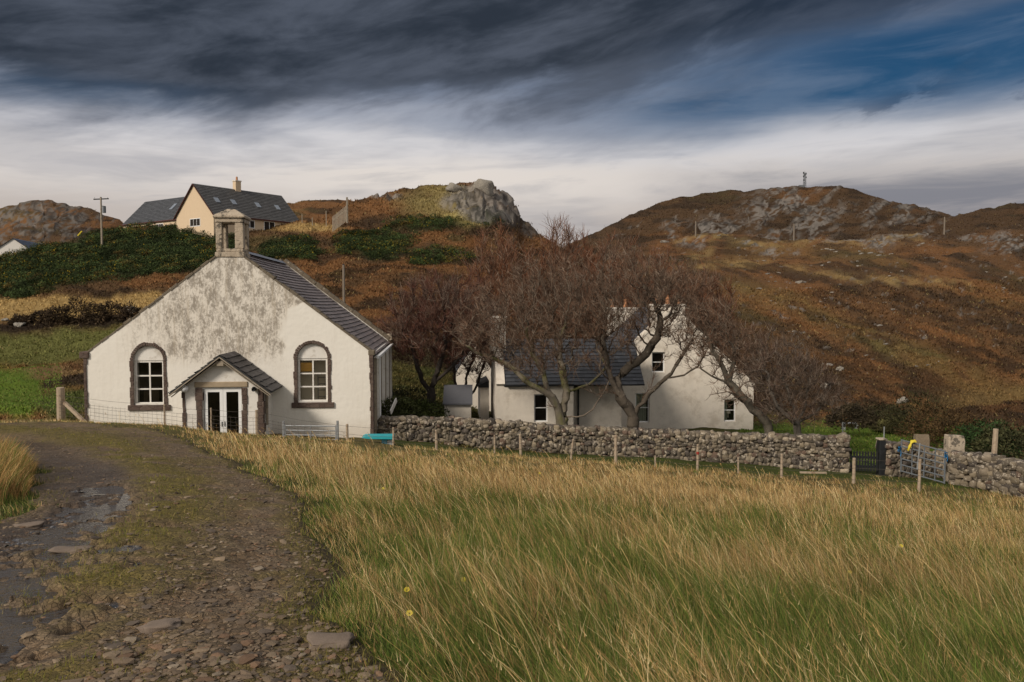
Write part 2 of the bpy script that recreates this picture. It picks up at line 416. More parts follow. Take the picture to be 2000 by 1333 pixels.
layers.append((o1 * 68, z_from(li(LE, PXG), 68), 50))
layers.append((o1 * 85, z_from(li(LF, PXG), 85), 110))
Y_ = li(YG_, PXG); layers.append((Y_, z_from(li(LG, PXG), Y_), 30))
Y_ = li(YH_, PXG); layers.append((Y_, z_from(li(LH, PXG), Y_), 80))
Y_ = li(YI_, PXG); layers.append((Y_, z_from(li(LI, PXG), Y_), 20))
Y_ = o1 * 520; layers.append((Y_, z_from(li(LJ, PXG), Y_), 110))
Y_ = o1 * 700; layers.append((Y_, z_from(li(LK, PXG), Y_), 8))
layers.append((o1 * 1400, o1 * (CZ - 30), 4))
layers.append((o1 * 9000, o1 * (CZ - 90), 0))
GY = []; GZ = []; LR = []
for k in range(len(layers) - 1):
    (Ya, Za, n), (Yb, Zb, _) = layers[k], layers[k + 1]
    LR.append(len(GY))
    for i in range(n):
        t = i / n
        if k >= 3: Yr = Ya * (Yb / Ya) ** t
        else: Yr = Ya + (Yb - Ya) * t
        s = (Yr - Ya) / (Yb - Ya)
        if k in (6, 7, 8, 9, 10): s = s
        if k == 11: s = np.where(PXG < 1060, s ** 0.9, s)
        GY.append(Yr); GZ.append(Za + (Zb - Za) * s)
LR.append(len(GY)); GY.append(layers[-1][0]); GZ.append(layers[-1][1])
GY = np.array(GY); GZ = np.array(GZ)
NR, NC = GY.shape
# round the creases along the rows, keep the crests
def smooth_rows(Z, r0, r1, it):
    for _ in range(it):
        Z[r0 + 1:r1 - 1] = 0.25 * Z[r0:r1 - 2] + 0.5 * Z[r0 + 1:r1 - 1] + 0.25 * Z[r0 + 2:r1]
    return Z
GZ = smooth_rows(GZ, LR[5], LR[12] - 2, 60)
GZ = smooth_rows(GZ, LR[12] + 1, LR[14], 30)
for _ in range(14):
    w = (GY[:, 1:-1] < 100) * 1.0
    GZ[:, 1:-1] = GZ[:, 1:-1] * (1 - w) + w * (0.25 * GZ[:, :-2] + 0.5 * GZ[:, 1:-1] + 0.25 * GZ[:, 2:])
UU = np.broadcast_to(UG, (NR, NC))
GX = UU * np.where(GY > 0.6, GY, 0.6 + 0.16 * (0.6 - GY))
PX, PY = proj(GX, np.maximum(GY, 0.3), GZ)
# --- rolling undulation and crags
near = sst(30, 60, GY)
amp = 0.0035 * GY * near
GZ = GZ + amp * 2.2 * (fbm(PX / 110, PY / 45, 0, 4, 3) - 0.5) * sst(30, 70, GY) * (GY < 1200)
hum = (fbm(GX * 0.35, GY * 0.35, 0, 4, 21) - 0.5) * (GY > 36) * (GY < 260) * sst(36, 60, GY)
GZ = GZ + 0.006 * GY * (fbm(PX / 26, PY / 12, 0, 4, 27) - 0.5) * (GY > 100) * (GY < 900)
GZ = GZ + hum * 0.9
GZ = GZ + (fbm(GX * 0.8, GY * 0.8, 0, 3, 5) - 0.5) * 0.16 * (GY < 60) * sst(1, 4, GY)
gpx, gpy = PX + 26 * (fbm(PX / 40, PY / 40, 0, 3, 8) - 0.5), PY + 20 * (fbm(PX / 40, PY / 40, 0, 3, 9) - 0.5)
def ell(cx, cy, rx, ry, soft=0.35, rot=0.0):
    c, s = math.cos(rot), math.sin(rot)
    dx, dy = gpx - cx, gpy - cy
    a = (dx * c + dy * s) / rx; b = (-dx * s + dy * c) / ry
    return 1 - sst(1 - soft, 1 + soft, np.sqrt(a * a + b * b))
def stroke(pts, w, soft=0.5):
    pts = np.array(pts, float); best = np.full(gpx.shape, 1e9)
    for (ax, ay), (bx, by) in zip(pts[:-1], pts[1:]):
        dx, dy = bx - ax, by - ay; t = np.clip(((gpx - ax) * dx + (gpy - ay) * dy) / (dx * dx + dy * dy), 0, 1)
        best = np.minimum(best, np.hypot(gpx - ax - t * dx, (gpy - ay - t * dy)))
    return 1 - sst(w * (1 - soft), w * (1 + soft), best)
rk = .6 * fbm((PX + 1.3 * PY) / 20, (PY - .6 * PX) / 44, 0, 5, 31) + .4 * fbm(PX / 34, PY / 22, 0, 4, 32)
hillmask = (GY > 60)
isG = (GY < 190) & (GY > 86); isI = (GY >= 190) & (GY < 470); isK = (GY >= 500) & (GY < 900)
rock = np.zeros_like(GZ)
rock = np.maximum(rock, isG * ell(950, 395, 72, 42, 0.25) * sst(0.30, 0.42, rk + 0.16))
rock = np.maximum(rock, isG * ell(985, 410, 32, 30, 0.3))
rock = np.maximum(rock, isG * ell(905, 395, 40, 20, 0.4) * sst(0.40, 0.5, rk))
rock = np.maximum(rock, isG * ell(768, 388, 14, 6, 0.5)); rock = np.maximum(rock, isG * ell(732, 383, 16, 5, 0.5))
rock = np.maximum(rock, isG * ell(1035, 445, 25, 12, 0.5) * .7)
lowr = (PX < 300) & isI
rock = np.maximum(rock, lowr * sst(0.42, 0.55, rk + 0.10 * ell(110, 420, 110, 30)))
rock = np.maximum(rock, isK * ell(1545, 420, 95, 60, 0.4) * sst(0.40, 0.54, rk + 0.04))
rock = np.maximum(rock, isK * ell(1380, 455, 90, 28, 0.4) * sst(0.46, 0.58, rk + .03))
rock = np.maximum(rock, isK * ell(1750, 420, 80, 30, 0.4) * sst(0.46, 0.58, rk + .03))
rock = np.maximum(rock, isK * sst(0.58, 0.66, rk) * 0.8)
for cx, cy, rx, ry in [(1355, 470, 26, 12), (1520, 492, 40, 9), (1715, 478, 34, 12), (1650, 470, 40, 5), (1770, 467, 60, 5), (1960, 480, 50, 20), (1470, 478, 22, 5), (1900, 462, 30, 7)]:
    rock = np.maximum(rock, isI * ell(cx, cy, rx, ry, 0.5) * sst(0.40, 0.52, rk + .05))
rock = np.maximum(rock, (GY > 100) * (GY < 430) * (PX > 1150) * sst(0.72, 0.76, fbm(PX / 14, PY / 6, 0, 4, 77)) * .7)
ridge = np.abs(fbm(PX / 17, PY / 22, 0, 5, 41) - 0.5) * 2
GZ = GZ + rock * 0.020 * GY * (0.35 - ridge) * np.where(isG, 0.9, np.where(PX < 400, .16, 0.30))
GX = GX + rock * 0.010 * GY * (fbm(GX / (0.01 * GY), GZ / (0.01 * GY), 0, 3, 43) - 0.5)
HUM = hum
# --- colour of what grows there
def C(r, g, b): return np.array([r, g, b])
RUST, BRN, DRK = C(.150, .072, .028), C(.088, .050, .024), C(.030, .019, .011)
STRAW, OLIVE, GRN, LAWN, GORSE, ROCK, SOIL = C(.33, .22, .085), C(.13, .10, .035), C(.075, .090, .022), C(.085, .125, .016), C(.016, .024, .008), C(.205, .18, .155), C(.045, .03, .018)
def lay(col, m, c): m = np.clip(m, 0, 1)[..., None]; return col * (1 - m) + m * c
SK = PY - 0.30 * (PX - 1300) * (PX > 1300) * (GY < 300); n1 = fbm(PX / 120, SK / 26, 0, 5, 51); n2 = fbm(PX / 52, SK / 9, 0, 6, 52); n3 = fbm(PX / 180, SK / 60, 0, 3, 53)
col = np.zeros((NR, NC, 3)) + BRN
col = lay(col, sst(0.42, 0.62, n1), RUST)
col = lay(col, sst(0.50, 0.62, n2) * 0.8, DRK)
col = lay(col, sst(0.57, 0.68, n3 * 0.6 + n2 * 0.4) * 0.32, OLIVE)
hl = hillmask & (PX > 1000)
STR2 = C(.29, .20, .08); nz_ = sst(.34, .62, n2 * .5 + .5 * fbm(PX / 14, PY / 5, 0, 3, 54))
col = lay(col, hl * stroke([(1330, 470), (1370, 460), (1420, 466), (1470, 478), (1560, 472), (1690, 480), (1800, 470)], 10, .9) * .9 * isI * nz_, STR2)
col = lay(col, hl * stroke([(1400, 470), (1390, 490), (1350, 500)], 9, .9) * .7 * isI * nz_, STR2 * .9)
col = lay(col, hl * stroke([(1250, 530), (1340, 522), (1420, 516), (1500, 520), (1640, 538), (1780, 552), (1900, 560)], 9, .9) * .85 * nz_, STR2)
col = lay(col, hl * stroke([(1430, 495), (1560, 490), (1680, 500), (1760, 520)], 14) * .35, OLIVE)
col = lay(col, hl * (GY < 400) * stroke([(1430, 560), (1560, 600), (1650, 640), (1750, 680), (1850, 722), (2000, 780)], 17, .9) * .62 * sst(.3, .55, n2 + .1), OLIVE * 1.1)
col = lay(col, hl * (GY < 400) * stroke([(1520, 590), (1640, 628), (1700, 655)], 9, .9) * .6 * nz_, C(.14, .125, .045))
col = lay(col, hl * (GY < 300) * stroke([(1440, 575), (1540, 612), (1640, 665), (1760, 735)], 14, .9) * .5 * nz_, RUST * 1.2)
col = lay(col, hl * (GY < 400) * stroke([(1540, 600), (1620, 630), (1700, 668)], 7) * .6, DRK)
col = lay(col, hl * (GY < 480) * sst(.40, .62, fbm(PX / 130, SK / 20, 0, 5, 58)) * .45, RUST * .95); col = lay(col, hl * (GY < 480) * sst(.50, .64, fbm(PX / 90, SK / 12, 0, 5, 59)) * .6, DRK * 1.1)
col = lay(col, hl * (GY < 300) * ell(1950, 790, 120, 45, .5) * .7, STRAW * .45)
col = lay(col, hl * (GY < 120) * ell(1560, 740, 220, 45, .5) * .45, DRK)
# crag hill
cg = (GY > 86) & (GY < 200)
col = lay(col, cg * ell(900, 400, 110, 44, .5) * sst(.48, .6, n1) * .5, RUST); col = lay(col, cg * ell(860, 400, 75, 34, .5) * sst(.3, .5, n2 + .15) * .9, C(.20, .155, .06))
col = lay(col, cg * ell(880, 368, 60, 8, .5) * .8, C(.20, .155, .055))
col = lay(col, cg * ell(905, 430, 50, 14, .5) * .9, C(.30, .24, .085))
col = lay(col, (GY > 100) * (GY < 130) * ell(600, 445, 60, 8, .5) * .95, STRAW)
col = lay(col, cg * ell(720, 410, 60, 14, .6) * .5, RUST * 1.3)
# left side
lf = (PX < 330) & (GY < 130) & (GY > 30)
col = lay(col, lf * stroke([(-700, 625), (-100, 600), (0, 604), (120, 604), (220, 598), (290, 590)], 20, .35), STRAW * .92)
col = lay(col, lf * stroke([(-700, 650), (-100, 636), (60, 636), (250, 628), (330, 640)], 10, .5), DRK * .8)
col = lay(col, lf * stroke([(-700, 700), (0, 682), (110, 678), (240, 668)], 30, .3), C(.105, .105, .030))
col = lay(col, lf * stroke([(60, 727), (120, 724), (170, 735)], 9, .4), C(.16, .10, .045))
col = lay(col, lf * stroke([(-900, 780), (0, 765), (40, 770)], 46, .3), LAWN * 1.1)
col = lay(col, lf * stroke([(95, 745), (165, 745)], 9, .4), DRK)
col = lay(col, lf * ell(130, 790, 60, 30, .5), GRN * .8)
gm = (PX < 640) & (GY < 125) & (GY > 80) & (PY < 585)
gorse_m = np.maximum(gm * stroke([(-700, 590), (-100, 545), (40, 535), (200, 500), (400, 480), (430, 500)], 42, .3) * (PX < 500), 0)
gorse_m = np.maximum(gorse_m, gm * ell(560, 490, 60, 20, .3))
gorse_m = np.maximum(gorse_m, cg * ell(730, 478, 75, 28, .3)); gorse_m = np.maximum(gorse_m, cg * ell(830, 440, 70, 14, .4) * .8)
gorse_m = np.maximum(gorse_m, cg * ell(950, 425, 35, 16, .3)); gorse_m = np.maximum(gorse_m, cg * ell(860, 500, 60, 14, .4) * .6)
col = lay(col, gorse_m, GORSE)
col = lay(col, isK * .42, DRK); col = lay(col, (GY < 60) * (GY > 33) * (PX > 1760) * .6, DRK)
# garden
gd = sst(1380, 1470, gpx) * sst(1900, 1840, gpx + .8 * (PY - 860)) * (GY < 66) * (GY > 32.2)
col = lay(col, gd * sst(826, 834, gpy * .3 + PY * .7 + 22 * (1 - sst(1500, 1560, PX)) * 0), LAWN * .85)
col = lay(col, gd * stroke([(1500, 850), (1760, 850)], 60) * .35 * sst(.4, .6, fbm(PX / 30, PY / 3, 0, 3, 71)), GRN)
gd2 = (GY < 70) & (GY > 33) & (PX > 700) & (PX < 1440)
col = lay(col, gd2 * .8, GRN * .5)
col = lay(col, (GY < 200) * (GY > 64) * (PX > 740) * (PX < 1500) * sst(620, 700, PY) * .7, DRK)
# field
fld = (GY <= 33)
col[fld] = (GRN * 0.55)
col = lay(col, fld * sst(12, 22, GY + 6 * n2) * .8, C(.12, .095, .036))
col = lay(col, (GY > 28.7) * (GY < 33) * (PX > 760) * 1.0, GRN * .7)
rv = (0.7 + 0.6 * fbm(PX / 9, PY / 9, 0, 4, 61))
crk = sst(0.02, 0.12, ridge)
isKf = isK[..., None] * 1.0
crk = crk * sst(.30, .52, fbm(PX / 6, PY / 5, 0, 3, 62) + .06)
rock0 = rock; rock = rock * sst(.40, .52, .5 * fbm(PX / 8, PY / 5, 0, 4, 63) + .5 * fbm((PX + 1.5 * PY) / 5, (PY - .7 * PX) / 13, 0, 4, 64) + np.where(isG, .10, .0))
ROCKC = (1 - .22 * isKf - .35 * (lowr[..., None])) * (C(.215, .19, .165) * rv[..., None]) * (0.35 + 0.65 * crk[..., None])
m_ = np.clip(rock, 0, 1)[..., None]; m_ = m_ * (0.85)
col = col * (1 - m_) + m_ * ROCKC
GCOL = col;  ROCKM = rock0; GORSEM = gorse_m
OUT = np.array([(-.5, 2.2), (-.67, 3.5), (-1.4, 6.1), (-2.5, 9.3), (-4.7, 14), (-8.7, 20.8), (-13, 25.0), (-18, 27.6), (-30, 31), (-60, 38)], float)
INN = np.array([(-4.0, 1), (-4.6, 5), (-5.0, 8.3), (-7.1, 12), (-10.4, 16.2), (-14.2, 19.8), (-19.5, 23), (-30, 26.4), (-60, 33)], float)
def pdist(x, y, P):
    best = np.full(np.shape(x), 1e9); side = np.zeros(np.shape(x))
    for (ax, ay), (bx, by) in zip(P[:-1], P[1:]):
        dx, dy = bx - ax, by - ay; t = np.clip(((x - ax) * dx + (y - ay) * dy) / (dx * dx + dy * dy), 0, 1)
        d = np.hypot(x - ax - t * dx, y - ay - t * dy); s = np.sign(dx * (y - ay) - dy * (x - ax)); m = d < best
        side = np.where(m, s, side); best = np.where(m, d, best)
    return best * side
def track_sd(x, y):
    a = pdist(x, y, OUT); b = -pdist(x, y, INN)      # positive inside
    a = a + .35 * (fbm(x * 1.1, y * 1.1, 0, 3, 90) - .5) * 1.6; b = b + .5 * (fbm(x * 1.0 + 9, y * 1.0, 0, 3, 91) - .5) * 1.6
    return a, b
ta_, tb_ = track_sd(GX, np.maximum(GY, 0.6)); TI = np.minimum(ta_, tb_) * (GY > 1.0) * (GY < 38)
V_ = np.stack([GX, GY, GZ - .16 * sst(.12, .45, TI)], -1).reshape(-1, 3)
ii, jj = np.meshgrid(np.arange(NR - 1), np.arange(NC - 1), indexing='ij')
a_ = (ii * NC + jj).ravel()
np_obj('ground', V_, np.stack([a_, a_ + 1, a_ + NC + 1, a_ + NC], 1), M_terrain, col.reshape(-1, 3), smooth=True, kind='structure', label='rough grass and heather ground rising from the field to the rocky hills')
def gidx(x, y):
    x = np.asarray(x, float); y = np.maximum(np.asarray(y, float), 0.61)
    ci = np.interp(x / y, UG, np.arange(NC)); c0 = np.clip(ci.astype(int), 0, NC - 2); cf = ci - c0
    lo = np.zeros(c0.shape, int); hi = np.full(c0.shape, NR - 1)
    for _ in range(12):
        mid = (lo + hi) // 2; b = GY[mid, c0] <= y
        lo = np.where(b, mid, lo); hi = np.where(b, hi, mid)
    r0 = np.clip(lo, 0, NR - 2); rf = np.clip((y - GY[r0, c0]) / (GY[r0 + 1, c0] - GY[r0, c0]), 0, 1)
    return r0, c0, rf, cf
def gz(x, y):
    r0, c0, rf, cf = gidx(x, y)
    return (GZ[r0, c0] * (1 - rf) + GZ[r0 + 1, c0] * rf) * (1 - cf) + (GZ[r0, c0 + 1] * (1 - rf) + GZ[r0 + 1, c0 + 1] * rf) * cf
def gz1(x, y): return float(gz(np.array([x]), np.array([y]))[0])
def onground(px, Y, dz=0.0):
    u = (px - 1000) / F; x = u * Y * (CP + 0.0)
    for _ in range(3):
        z = gz1(x, Y); dep = Y * CP - (z - CZ) * SP; x = (px - 1000) / F * dep
    return Vector((x, Y, z + dz))
# ------------------------------------------------------------------ camera, sky, sun
cam = bpy.data.cameras.new('camera'); cam.sensor_width = 36; cam.lens = F / 2000 * 36; cam.clip_end = 30000; cam.clip_start = 0.1
co_ = bpy.data.objects.new('camera', cam); COL.objects.link(co_); co_.location = (0, 0, CZ); co_.rotation_euler = (math.pi / 2 - PITCH, 0, 0)
scene.camera = co_
SUN_EL, SUN_AZ = R(34), R(222)     # azimuth clockwise from +Y : behind the camera, to the left
sd = Vector((math.sin(SUN_AZ) * math.cos(SUN_EL), math.cos(SUN_AZ) * math.cos(SUN_EL), math.sin(SUN_EL)))
sun = bpy.data.lights.new('sun', 'SUN'); sun.energy = 3.2; sun.angle = R(14); sun.color = (1.0, 0.91, 0.79)
so = bpy.data.objects.new('sun', sun); COL.objects.link(so); so.rotation_euler = sd.to_track_quat('Z', 'Y').to_euler(); so.location = (0, 0, 60)
world = bpy.data.worlds.new('World'); scene.world = world; world.use_nodes = True
world.node_tree.nodes.clear(); nt = NT(world.node_tree)
out = nt.node('ShaderNodeOutputWorld')
d = nt.coord('Generated'); sep = nt.node('ShaderNodeSeparateXYZ'); nt.put(sep.inputs[0], d)
X, Yw, Z = [NV(nt, sep.outputs[i]) for i in range(3)]
az = nt.m('ARCTAN2', X, Yw)
cb = nt.node('ShaderNodeCombineXYZ')
nt.put(cb.inputs[0], az * 1.0); nt.put(cb.inputs[1], Z * 3.6 - az * 0.75); nt.put(cb.inputs[2], Yw * 0.15)
cv = cb.outputs[0]
cb2 = nt.node('ShaderNodeCombineXYZ'); nt.put(cb2.inputs[0], az * 1.0); nt.put(cb2.inputs[1], Z * 6.5 - az * 0.18); cv2 = cb2.outputs[0]
big = nt.noise(cv, 2.3, 5, 0.55, 0.3); med = nt.noise(cv, 6.0, 6, 0.58, 0.4); fin = nt.noise(cv, 17, 6, 0.6, 0.3)
band = nt.noise(cv2, 2.2, 5, 0.55, 0.2); wisp = nt.noise(cv2, 5.0, 6, 0.6, 0.5)
edge = 0.236 + 0.16 * (az - 0.08).clamp() - 0.02 * (az * -1.6 - 0.55).clamp()
zc = Z + (big - 0.5) * 0.14 + (med - 0.5) * 0.12 + (fin - 0.5) * 0.018
dark = nt.ss(edge - 0.022, edge + 0.030, zc); fringe = nt.ss(edge - 0.055, edge + 0.0, zc)
azc = (az + 0.75) / 1.5
def ramp(fac, stops):
    nd = nt.node('ShaderNodeValToRGB'); cr = nd.color_ramp
    while len(cr.elements) < len(stops): cr.elements.new(0.5)
    for e, (p, c) in zip(cr.elements, stops): e.position = p; e.color = (*c, 1)
    cr.interpolation = 'EASE'; nt.put(nd.inputs[0], fac); return nd.outputs[0]
zl = Z + (band - 0.5) * 0.085 + (wisp - 0.5) * 0.03
low = ramp(zl * 2.5, [(0.0, (.52, .47, .44)), (0.24, (.53, .475, .44)), (0.36, (.68, .63, .595)), (0.47, (.64, .63, .65)), (0.57, (.38, .41, .48)), (0.66, (.17, .22, .31)), (0.80, (.08, .115, .18))])
# brighter core low in the middle, grey bank at the right
core = nt.ss(0.34, 0.0, nt.m('ABSOLUTE', az + 0.09)) * nt.ss(0.06, 0.0, nt.m('ABSOLUTE', zl - 0.150))
low = nt.mix(core * 0.45, low, (.84, .76, .68))
lefty = nt.ss(0.25, 0.0, nt.m('ABSOLUTE', az + 0.50)) * nt.ss(0.035, 0.0, nt.m('ABSOLUTE', zl - 0.165))
low = nt.mix(lefty * 0.75, low, (.74, .70, .69))
gb = nt.ss(0.16, 0.34, az + (big - 0.5) * .25) * nt.ss(0.18, 0.12, Z + (wisp - .5) * .05)
low = nt.mix(gb * 0.8, low, nt.mix(nt.ss(.35, .65, wisp), (.15, .165, .21), (.33, .31, .32)))
stk = nt.ss(0.50, 0.66, wisp) * nt.ss(0.24, 0.14, Z)
low = nt.mix(stk * 0.35, low, (.27, .28, .32))
bands = nt.ss(0.47, 0.60, band) * nt.ss(0.23, 0.17, Z)
low = nt.mix(bands * 0.5, low, nt.mix(nt.ss(.4, .6, wisp), (.27, .275, .31), (.46, .44, .44)))
steel = nt.ss(0.62, 0.10, nt.m('ABSOLUTE', az - 0.42)) * nt.ss(0.060, 0.010, nt.m('ABSOLUTE', Z - 0.243 - (az - .4) * .04 + (big - .5) * .08))
low = nt.mix(steel * 0.75, low, (.10, .165, .27))
# blue openings
bm1 = nt.ss(0.42, 0.04, nt.m('ABSOLUTE', az - 0.50)) * nt.ss(0.075, 0.01, nt.m('ABSOLUTE', Z - 0.262 - (az - 0.45) * 0.06 + (band - .5) * .05))
bm2 = nt.ss(0.26, 0.02, nt.m('ABSOLUTE', az + 0.52)) * nt.ss(0.028, 0.002, nt.m('ABSOLUTE', Z - 0.228 + (band - .5) * .04)) * 0.5
bm3 = nt.ss(0.22, 0.02, nt.m('ABSOLUTE', az - 0.25)) * nt.ss(0.020, 0.002, nt.m('ABSOLUTE', Z - 0.232 + (band - .5) * .05)) * 0.5
blue = ((bm1 + bm2 + bm3).clamp() * (0.50 + nt.ss(0.30, 0.60, wisp) * 0.45)).clamp()
topc = nt.mix(nt.ss(0.34, 0.68, med * 0.8 + fin * 0.2), (.027, .036, .052), (.088, .104, .138))
topc = nt.mix(nt.ss(0.10, 0.50, az) * 0.6, topc, (.016, .035, .072))
low = nt.mix(fringe * 0.55 * (1.0 - bm1), low, (.20, .22, .28))
c = nt.mix(dark * (1.0 - bm1 * 0.75), low, topc)
pf2 = nt.ss(0.10, 0.0, nt.m('ABSOLUTE', az - 0.455)) * nt.ss(0.017, 0.003, nt.m('ABSOLUTE', Z - 0.226 - (az - .455) * .22 + (fin - .5) * .03)) * nt.ss(.38, .52, fin)
pf3 = nt.ss(0.055, 0.0, nt.m('ABSOLUTE', az - 0.50)) * nt.ss(0.016, 0.003, nt.m('ABSOLUTE', Z - 0.256 + (fin - .5) * .04)) * nt.ss(.38, .52, fin)
c = nt.mix((pf2 + pf3).clamp() * .75, c, (.055, .075, .12))
puff = nt.ss(0.56, 0.66, med * .5 + fin * .5) * nt.ss(0.04, 0.0, nt.m('ABSOLUTE', Z - 0.225)) * nt.ss(0.24, 0.0, nt.m('ABSOLUTE', az - 0.5))
c = nt.mix(puff * .7, c, (.06, .085, .14))
# unseen sky behind and overhead: broken overcast, brightened for fill light and puddle reflections
beh = nt.ss(0.25, -0.45, Yw + (big - .5) * .3); ovr = nt.ss(0.385, 0.52, Z)
c = nt.mix(ovr * 0.9, c, nt.mix(nt.ss(.35, .65, med), (.28, .30, .34), (.58, .58, .60))); c = nt.mix(beh * 0.9, c, nt.mix(med, (.40, .40, .42), (.78, .74, .68)))
skyt = nt.node('ShaderNodeTexSky', sky_type='NISHITA'); skyt.sun_disc = False; skyt.sun_elevation = SUN_EL; skyt.sun_rotation = SUN_AZ
bgs = nt.node('ShaderNodeBackground'); nt.l.new(nt.mix(1.0, skyt.outputs[0], (.060, .19, .29), 'MULTIPLY'), bgs.inputs[0]); bgs.inputs[1].default_value = 0.10
bgc = nt.node('ShaderNodeBackground'); nt.put(bgc.inputs[0], c); bgc.inputs[1].default_value = 1.0
mx = nt.node('ShaderNodeMixShader'); nt.put(mx.inputs[0], blue * (1.0 - beh)); nt.l.new(bgc.outputs[0], mx.inputs[1]); nt.l.new(bgs.outputs[0], mx.inputs[2])
nt.l.new(mx.outputs[0], out.inputs[0])
world.cycles.sampling_method = 'MANUAL'; world.cycles.sample_map_resolution = 512
scene.view_settings.view_transform = 'Standard'; scene.view_settings.look = 'None'; scene.view_settings.exposure = 0.0; scene.view_settings.gamma = 1
scene.cycles.max_bounces = 5; scene.cycles.diffuse_bounces = 2; scene.cycles.glossy_bounces = 2; scene.cycles.transparent_max_bounces = 12
# ------------------------------------------------------------------ helpers for buildings
def frame_of(o):
    M = Matrix.Translation(o.location) @ Matrix.Rotation(o.rotation_euler[2], 4, 'Z'); return M.inverted()
def on_plane(Mi, px, py, yl):
    """point of a root's local plane y = yl seen at pixel (px, py) -> (lx, lz)"""
    o = Mi @ Vector((0, 0, CZ)); dd = Mi.to_3x3() @ Vector(ray(px, py)); t = (yl - o.y) / dd.y
    return o.x + dd.x * t, o.z + dd.z * t
def slates(name, mat, parent, p0, along, down, L, W, sw=0.3, sh=0.22, th=0.012, base=(.1, .09, .1), var=0.25, seed=1, sag=0.0, gap=.012):
    """courses of real overlapping slates on the plane p0 + along*s + down*t"""
    r = np.random.default_rng(seed); along = Vector(along).normalized(); down = Vector(down).normalized(); nrm = along.cross(down)
    if nrm.z < 0: nrm = -nrm
    mb = MB(); rows = max(1, int(W / sh)); sh = W / rows
    for i in range(rows):
        n = max(1, int(L / sw)); w = L / n; off = 0.5 * w * (i % 2)
        k0 = -1 if off else 0
        for k in range(k0, n):
            a = max(0, k * w + off) ; b = min(L, (k + 1) * w + off)
            if b - a < 0.02: continue
            j = r.normal(0, 0.010); t0, t1 = i * sh, (i + 1) * sh - gap + j
            sg = lambda s: -sag * math.sin(math.pi * s / L)
            g = 0.003; v = 1 + r.normal(0, var); v = max(.5, v); mb.cur = (base[0] * v, base[1] * v, base[2] * v)
            q = [p0 + along * (a + g) + down * t0 + nrm * (0.0 + sg(a)), p0 + along * (b - g) + down * t0 + nrm * (sg(b)), p0 + along * (b - g) + down * t1 + nrm * (th * 2 + r.uniform(0, th * .7) + sg(b)), p0 + along * (a + g) + down * t1 + nrm * (th * 2 + r.uniform(0, th * .7) + sg(a))]
            lo = [q[3] - nrm * th * 1.6, q[2] - nrm * th * 1.6]
            mb.add(q + lo, [(0, 1, 2, 3), (3, 2, 5, 4)])
    # boarding just under the slates, near-black so the gaps read as course shadow lines
    mb.cur = (.03, .03, .03)
    A, B = p0 - nrm * (.004 + sag), p0 + along * L - nrm * (.004 + sag); C_, D = B + down * W, A + down * W
    mb.add([A, B, C_, D, A - nrm * .06, B - nrm * .06, C_ - nrm * .06, D - nrm * .06], [(0, 1, 2, 3), (4, 7, 6, 5), (0, 4, 5, 1), (1, 5, 6, 2), (2, 6, 7, 3), (3, 7, 4, 0)])
    return mb.build(name, mat, parent)
def sash(parent, x0, x1, z0, z1, y, cols, rows, fw=0.06, name='window', mat=None, gap=None, glass=True, t=0.05, heights=None, bar=None):
    """window part > frame is its own mesh, pane is the sub-part"""
    mat = mat or M_upvc; mb = MB(); bar = bar or fw * .6
    mb.box((x0, y, z0), (x0 + fw, y + t, z1)); mb.box((x1 - fw, y, z0), (x1, y + t, z1))
    mb.box((x0 + fw, y + .001, z0), (x1 - fw, y + t - .001, z0 + fw)); mb.box((x0 + fw, y + .001, z1 - fw), (x1 - fw, y + t - .001, z1))
    iw = (x1 - x0 - 2 * fw) / cols; ih = (z1 - z0 - 2 * fw) / rows
    for i in range(1, cols): mb.box((x0 + fw + i * iw - bar / 2, y + .006, z0 + fw), (x0 + fw + i * iw + bar / 2, y + t - .006, z1 - fw))
    for j in range(1, rows): mb.box((x0 + fw, y + .008, z0 + fw + j * ih - bar / 2), (x1 - fw, y + t - .008, z0 + fw + j * ih + bar / 2))
    w = mb.build(name, mat, parent)
    if glass: MB().box((x0 + fw * .9, y + t * .45, z0 + fw * .9), (x1 - fw * .9, y + t * .55, z1 - fw * .9)).build('pane', M_glass, w)
    return w
def jag(rs, a): return rs.uniform(-a, a)

# ------------------------------------------------------------------ the chapel
TH = math.atan(0.0965)
pL = at(167, 690, 30.86)
chap = empty('chapel', (pL.x, 30.86, CZ - 5.35), TH, label='white weathered chapel with bellcote, arched windows and slate roof beside the track', cat='chapel')
MiC = frame_of(chap)
CW, CL, CE, CA = 11.0, 11.5, 3.42, 7.62      # width, length, eave height, apex height
def cp(px, py, y=0.0): return on_plane(MiC, px, py, y)
def arch(cx, w, z0, ztop, n=14, g=0.0):
    r = w / 2 + g; zs = ztop - w / 2
    return [(cx - r, z0 - g), (cx + r, z0 - g)] + [(cx + r * math.cos(t), zs + r * math.sin(t)) for t in np.linspace(0, math.pi, n)]
wl = [cp(262, 792), cp(321, 792)]; wr = [cp(581, 787), cp(641, 787)]
tL, tR = cp(288, 675)[1], cp(611, 671)[1]
WIN = [(sum(p[0] for p in wl) / 2, wl[1][0] - wl[0][0], wl[0][1], tL), (sum(p[0] for p in wr) / 2, wr[1][0] - wr[0][0], wr[0][1], tR)]
pd0, pd1 = cp(357, 830), cp(514, 830)
DOORX = (cp(394, 800)[0], cp(474, 800)[0])
holes = [arch(c_, w_, z0, zt) for c_, w_, z0, zt in WIN]
pcx = (cp(357, 800, 0)[0] + cp(508, 800, 0)[0]) / 2
dh = [(pcx - .75, 0.02), (pcx + .75, 0.02), (pcx + .75, 2.1), (pcx - .75, 2.1)]
mb = MB()
outl = [(0, -0.8), (CW, -0.8), (CW, CE), (CW / 2 + .55, CA - .42), (CW / 2 - .55, CA - .42), (0, CE)]
mb.plate(outl, 0, 0.6, holes + [dh])
